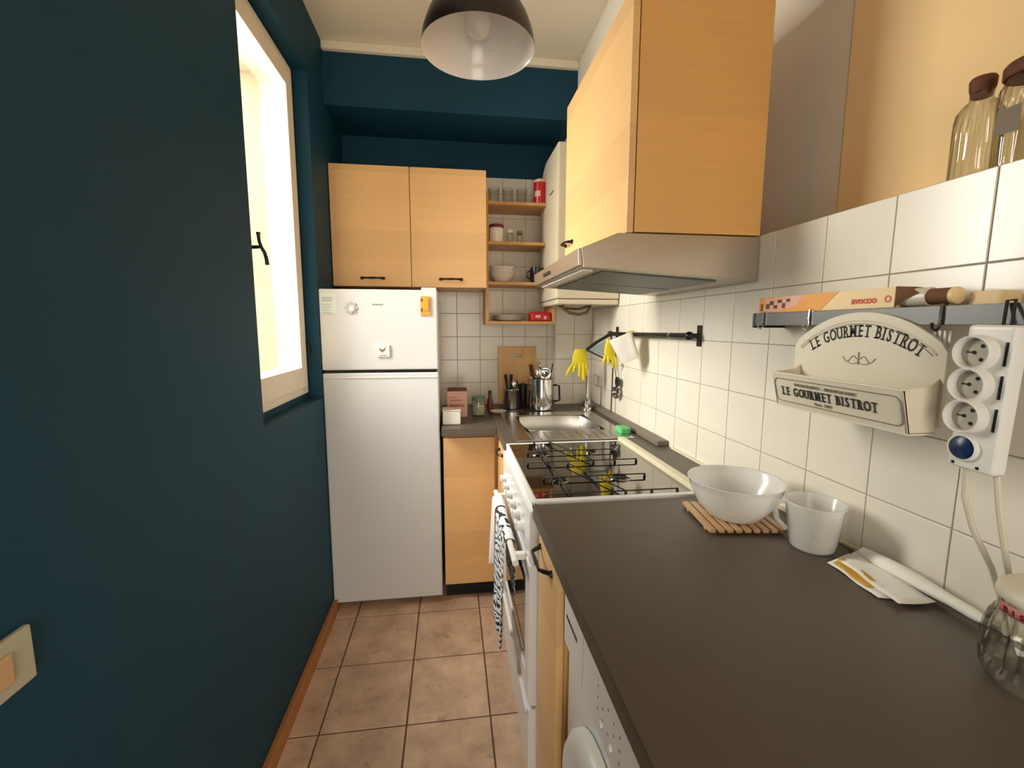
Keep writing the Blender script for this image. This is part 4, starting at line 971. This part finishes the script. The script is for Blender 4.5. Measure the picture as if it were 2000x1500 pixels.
c = thing('black_canister', 'slim black canister between cutlery holder and steel utensil pot', 'canister', (0.432, 2.70, CT))
MB().lathe([(1e-4, .001), (.027, .001), (.029, .004), (.029, .125), (1e-4, .126)], 24, (0.432, 2.70, CT)).build('canister_body', 'black_plastic', c)
MB().lathe([(.030, .126), (.030, .140), (.010, .146), (1e-4, .150)], 24, (0.432, 2.70, CT)).build('lid', 'black_plastic', c)
# jars and boxes by the fridge
c = thing('pink_carton', 'pink printed carton with dark lid on the worktop beside the fridge', 'box', (0.03, 2.46, CT))
MB().box(-0.024, 0.084, 2.43, 2.50, CT + .0005, 1.072, 0.002).build('carton', 'pink_card', c)
MB().box(-0.022, 0.082, 2.432, 2.498, 1.0725, 1.084, 0.002).build('lid', 'brown', c)
m = MB(); m.box(-0.012, 0.070, 2.4292, 2.431, 0.985, 1.002); m.box(-0.006, 0.060, 2.4292, 2.431, 1.018, 1.026); m.box(-0.016, 0.030, 2.4292, 2.431, 1.036, 1.042); m.build('printed_bands', 'pinkred', c)
c = thing('white_tub', 'small white square tub at the front corner by the fridge', 'tub', (0.0, 2.27, CT))
MB().box(-0.046, 0.044, 2.235, 2.320, CT + .0005, 0.998, 0.006, 3).build('tub_body', 'ceramic', c)
MB().box(-0.048, 0.046, 2.233, 2.322, 0.9985, 1.006, 0.003).build('tub_lid', 'ceramic', c)
c = thing('green_lid_jar', 'glass jar with green lid between pink carton and cutlery holder', 'jar', (0.145, 2.48, CT))
MB().lathe([(1e-4, .002), (.034, .001), (.038, .006), (.038, .075), (.034, .085)], 28, (0.148, 2.48, CT)).build('glass_body', 'glass', c, solid=.002)
MB().lathe([(.036, .083), (.038, .084), (.038, .102), (.035, .105), (1e-4, .105)], 28, (0.148, 2.48, CT)).build('lid', 'green_lid', c)
MB().lathe([(1e-4, .004), (.035, .004), (.0355, .060), (1e-4, .061)], 24, (0.148, 2.48, CT)).build('contents', 'beige_switch', c)
c = thing('red_cap_bottle', 'small dark red bottle behind the green lidded jar', 'bottle', (0.222, 2.60, CT))
MB().lathe([(1e-4, .001), (.016, .001), (.017, .06), (.009, .082), (.008, .105), (1e-4, .106)], 18, (0.222, 2.60, CT)).build('bottle_body', 'darkred', c)
MB().lathe([(.0095, .098), (.0095, .118), (1e-4, .119)], 14, (0.222, 2.60, CT)).build('cap', 'black_plastic', c)
tag(MB().lathe([(1e-4, .002), (.030, .001), (.046, .012), (.048, .014), (.045, .014), (.029, .005), (1e-4, .004)], 28, (0.262, 2.52, CT)).build('small_saucer', 'ceramic'), 'small white saucer in front of the cutlery holder', 'saucer')

# ================================================================== SHELF THINGS
def zs(k): return SZ[k] + 0.0172
c = thing('red_tin', 'red tin with white print on the top shelf', 'tin', (0.52, 2.66, zs(3)))
MB().lathe([(1e-4, .001), (.038, .001), (.039, .004), (.039, .118), (1e-4, .119)], 28, (0.520, 2.655, zs(3))).build('tin_body', 'red', c)
MB().lathe([(.041, .118), (.041, .132), (.036, .136), (1e-4, .136)], 28, (0.520, 2.655, zs(3))).build('lid', 'pink_card', c)
m = MB(); m.grid([[(0.520 + .0394 * math.cos(a), 2.655 + .0394 * math.sin(a), zs(3) + z) for a in [math.radians(200 + 60 * k / 8) for k in range(9)]] for z in (.04, .07)]); m.build('print', 'pink_card', c)
for k, (x, lb) in enumerate(((0.255, 'clear drinking glass at the left of the top shelf'), (0.335, 'second clear drinking glass from the left on the top shelf'), (0.415, 'clear drinking glass next to the red tin'))):
    tag(MB().lathe([(1e-4, .004), (.026, .002), (.028, .006), (.033, .088)], 28, (x, 2.68, zs(3))).build('drinking_glass', 'glass', solid=.0018), lb, 'glass', 'drinking glasses on the top shelf')
c = thing('white_canister', 'white canister with dark red lid on the second shelf', 'canister', (0.26, 2.67, zs(2)))
MB().lathe([(1e-4, .001), (.038, .001), (.041, .006), (.041, .078), (.038, .084)], 28, (0.268, 2.665, zs(2))).build('canister_body', 'ceramic', c)
MB().lathe([(.042, .083), (.042, .098), (.036, .102), (1e-4, .102)], 28, (0.268, 2.665, zs(2))).build('lid', 'darkred', c)
c = thing('spice_jar', 'small glass spice jar beside the white canister', 'jar', (0.345, 2.66, zs(2)))
MB().lathe([(1e-4, .001), (.020, .001), (.021, .05), (.017, .058)], 20, (0.345, 2.66, zs(2))).build('glass_body', 'glass', c, solid=.0015)
MB().lathe([(.018, .056), (.018, .074), (1e-4, .075)], 20, (0.345, 2.66, zs(2))).build('lid', 'ceramic', c)
c = thing('spice_jar', 'small spice jar with grey lid towards the right of the second shelf', 'jar', (0.405, 2.67, zs(2)))
MB().lathe([(1e-4, .001), (.019, .001), (.020, .048), (.016, .055)], 20, (0.405, 2.67, zs(2))).build('glass_body', 'glass', c, solid=.0015)
MB().lathe([(.017, .053), (.017, .070), (1e-4, .071)], 20, (0.405, 2.67, zs(2))).build('lid', 'greyink', c)
bowlp = [(1e-4, .003), (.036, .002), (.052, .016), (.074, .048), (.078, .052), (.072, .050), (.048, .018), (1e-4, .008)]
for k, lb in enumerate(('lowest white bowl of the stack on the third shelf', 'middle white bowl of the stack on the third shelf', 'top white bowl of the stack on the third shelf')):
    tag(MB().lathe(bowlp, 30, (0.305, 2.69, zs(1) + k * .0185)).build('white_bowl', 'ceramic'), lb, 'bowl', 'stacked bowls on the third shelf')
c = thing('navy_mug', 'dark navy mug at the right of the third shelf', 'mug', (0.50, 2.66, zs(1)))
MB().lathe([(1e-4, .002), (.036, .001), (.040, .006), (.041, .085), (.038, .086), (.037, .010), (1e-4, .008)], 28, (0.505, 2.655, zs(1))).build('mug_body', 'navy', c)
m = MB(); m.tube([(0.466, 2.65, zs(1) + .068), (0.446, 2.645, zs(1) + .062), (0.442, 2.645, zs(1) + .035), (0.466, 2.65, zs(1) + .022)], .005, 8); m.build('mug_handle', 'navy', c)
platep = [(1e-4, .002), (.060, .001), (.070, .004), (.100, .012), (.102, .0135), (.098, .0135), (.068, .007), (1e-4, .005)]
for k, lb in enumerate(('lowest white plate in the stack on the bottom shelf', 'second white plate from below on the bottom shelf', 'third white plate from below on the bottom shelf', 'top white plate in the stack on the bottom shelf')):
    tag(MB().lathe(platep, 36, (0.345, 2.715, zs(0) + k * .0075)).build('white_plate', 'ceramic'), lb, 'plate', 'stacked plates on the bottom shelf')
m = MB(); m.box(0.462, 0.584, 2.612, 2.70, zs(0) + .0005, zs(0) + .055, 0.014, 3)
c = thing('red_packet', 'red food packet at the right of the bottom shelf', 'packet', (0.52, 2.65, zs(0))); m.build('packet', 'red', c)
m = MB(); m.box(0.490, 0.520, 2.6108, 2.613, zs(0) + .02, zs(0) + .036); m.box(0.540, 0.556, 2.6108, 2.613, zs(0) + .012, zs(0) + .030); m.build('print', 'pink_card', c)

# ================================================================== FRIDGE MAGNETS
FYm = FY - 0.0004
c = thing('flower_magnet', 'grey flower shaped magnet at the top left of the freezer door', 'magnet', (-0.456, FYm, 1.48))
pts = []
for k in range(48):
    a = 2 * PI * k / 48; r = 0.026 + 0.004 * math.cos(8 * a); pts.append((-0.456 + r * math.cos(a), 1.504 + r * math.sin(a)))
MB().prism(pts, 'y', FYm - 0.005, FYm).build('petals', 'faint', c)
MB().lathe([(.014, 0), (.012, .004), (1e-4, .005)], 20, xf=FACE_MY((-0.452, FYm - 0.005, 1.500))).build('centre', 'ceramic', c)
c = thing('orange_magnet', 'orange rounded magnet at the top right of the freezer door', 'magnet', (-0.117, FYm, 1.47))
MB().box(-0.140, -0.093, FYm - 0.006, FYm, 1.470, 1.560, 0.006, 3).build('plate', 'orange', c)
MB().box(-0.126, -0.100, FYm - 0.0085, FYm - 0.005, 1.492, 1.550, 0.004).build('raised_figure', 'gold', c)
m = MB(); m.box(-0.137, -0.129, FYm - 0.0072, FYm - 0.005, 1.535, 1.548, .001); m.box(-0.137, -0.130, FYm - 0.0072, FYm - 0.005, 1.488, 1.505, .001); m.build('dark_detail', 'brown', c)
c = thing('white_magnet', 'square white magnet with grey print low on the freezer door', 'magnet', (-0.315, FYm, 1.27))
MB().box(-0.345, -0.287, FYm - 0.007, FYm, 1.275, 1.332, 0.002).build('plate', 'ceramic', c)
m = MB(); m.prism([(-0.335, 1.318), (-0.318, 1.310), (-0.304, 1.322), (-0.310, 1.305), (-0.320, 1.296), (-0.332, 1.304)], 'y', FYm - 0.0078, FYm - 0.006); m.box(-0.334, -0.300, FYm - 0.0078, FYm - 0.006, 1.281, 1.284); m.build('printed_motif', 'greyink', c)

# ================================================================== TOWELS ON THE OVEN HANDLE
def towel(name, label, y0, y1, zf, zb_, mat, amp, drop_back, xoff=0.0, seed=1):
    rnd = random.Random(seed); rows = []; ph = rnd.random() * 6
    prof = []
    for k in range(15): prof.append((0.158 - xoff, zf + (0.742 - zf) * k / 14, 1 - k / 14))
    for k in range(1, 6):
        a = PI * k / 6; prof.append((0.176 - (0.018 + xoff) * math.cos(a), 0.742 + (0.013 + xoff) * math.sin(a), 0))
    for k in range(8): prof.append((0.194, 0.742 - (0.742 - zb_) * k / 7, 0.2 * k / 7))
    for (x, z, s) in prof:
        row = []
        for j in range(25):
            v = j / 24; yc = (y0 + y1) / 2; wid = (y1 - y0) * (1 - 0.18 * s)
            y = yc + (v - .5) * wid
            dx = -amp * s * (0.6 + 0.7 * math.sin(v * 4 * PI + ph) + 0.3 * math.sin(v * 9 * PI))
            if x > 0.18: dx = max(-0.004, min(0.006, dx * .2))
            row.append((x + dx, y, z - 0.012 * s * math.sin(v * PI * 2 + ph)))
        rows.append(row)
    o = MB().grid(rows).build(name, mat, solid=0.0022, subsurf=1, angle=80)
    return tag(o, label, 'towel', 'towels on the oven handle')
towel('tea_towel', 'white tea towel with black wavy pattern hanging from the oven handle', 1.345, 1.600, 0.345, 0.55, 'towel', 0.010, 0.2, 0.0, 3)
towel('white_cloth', 'plain white cloth hanging behind the patterned tea towel', 1.606, 1.715, 0.50, 0.60, 'cloth', 0.014, 0.15, 0.004, 5)
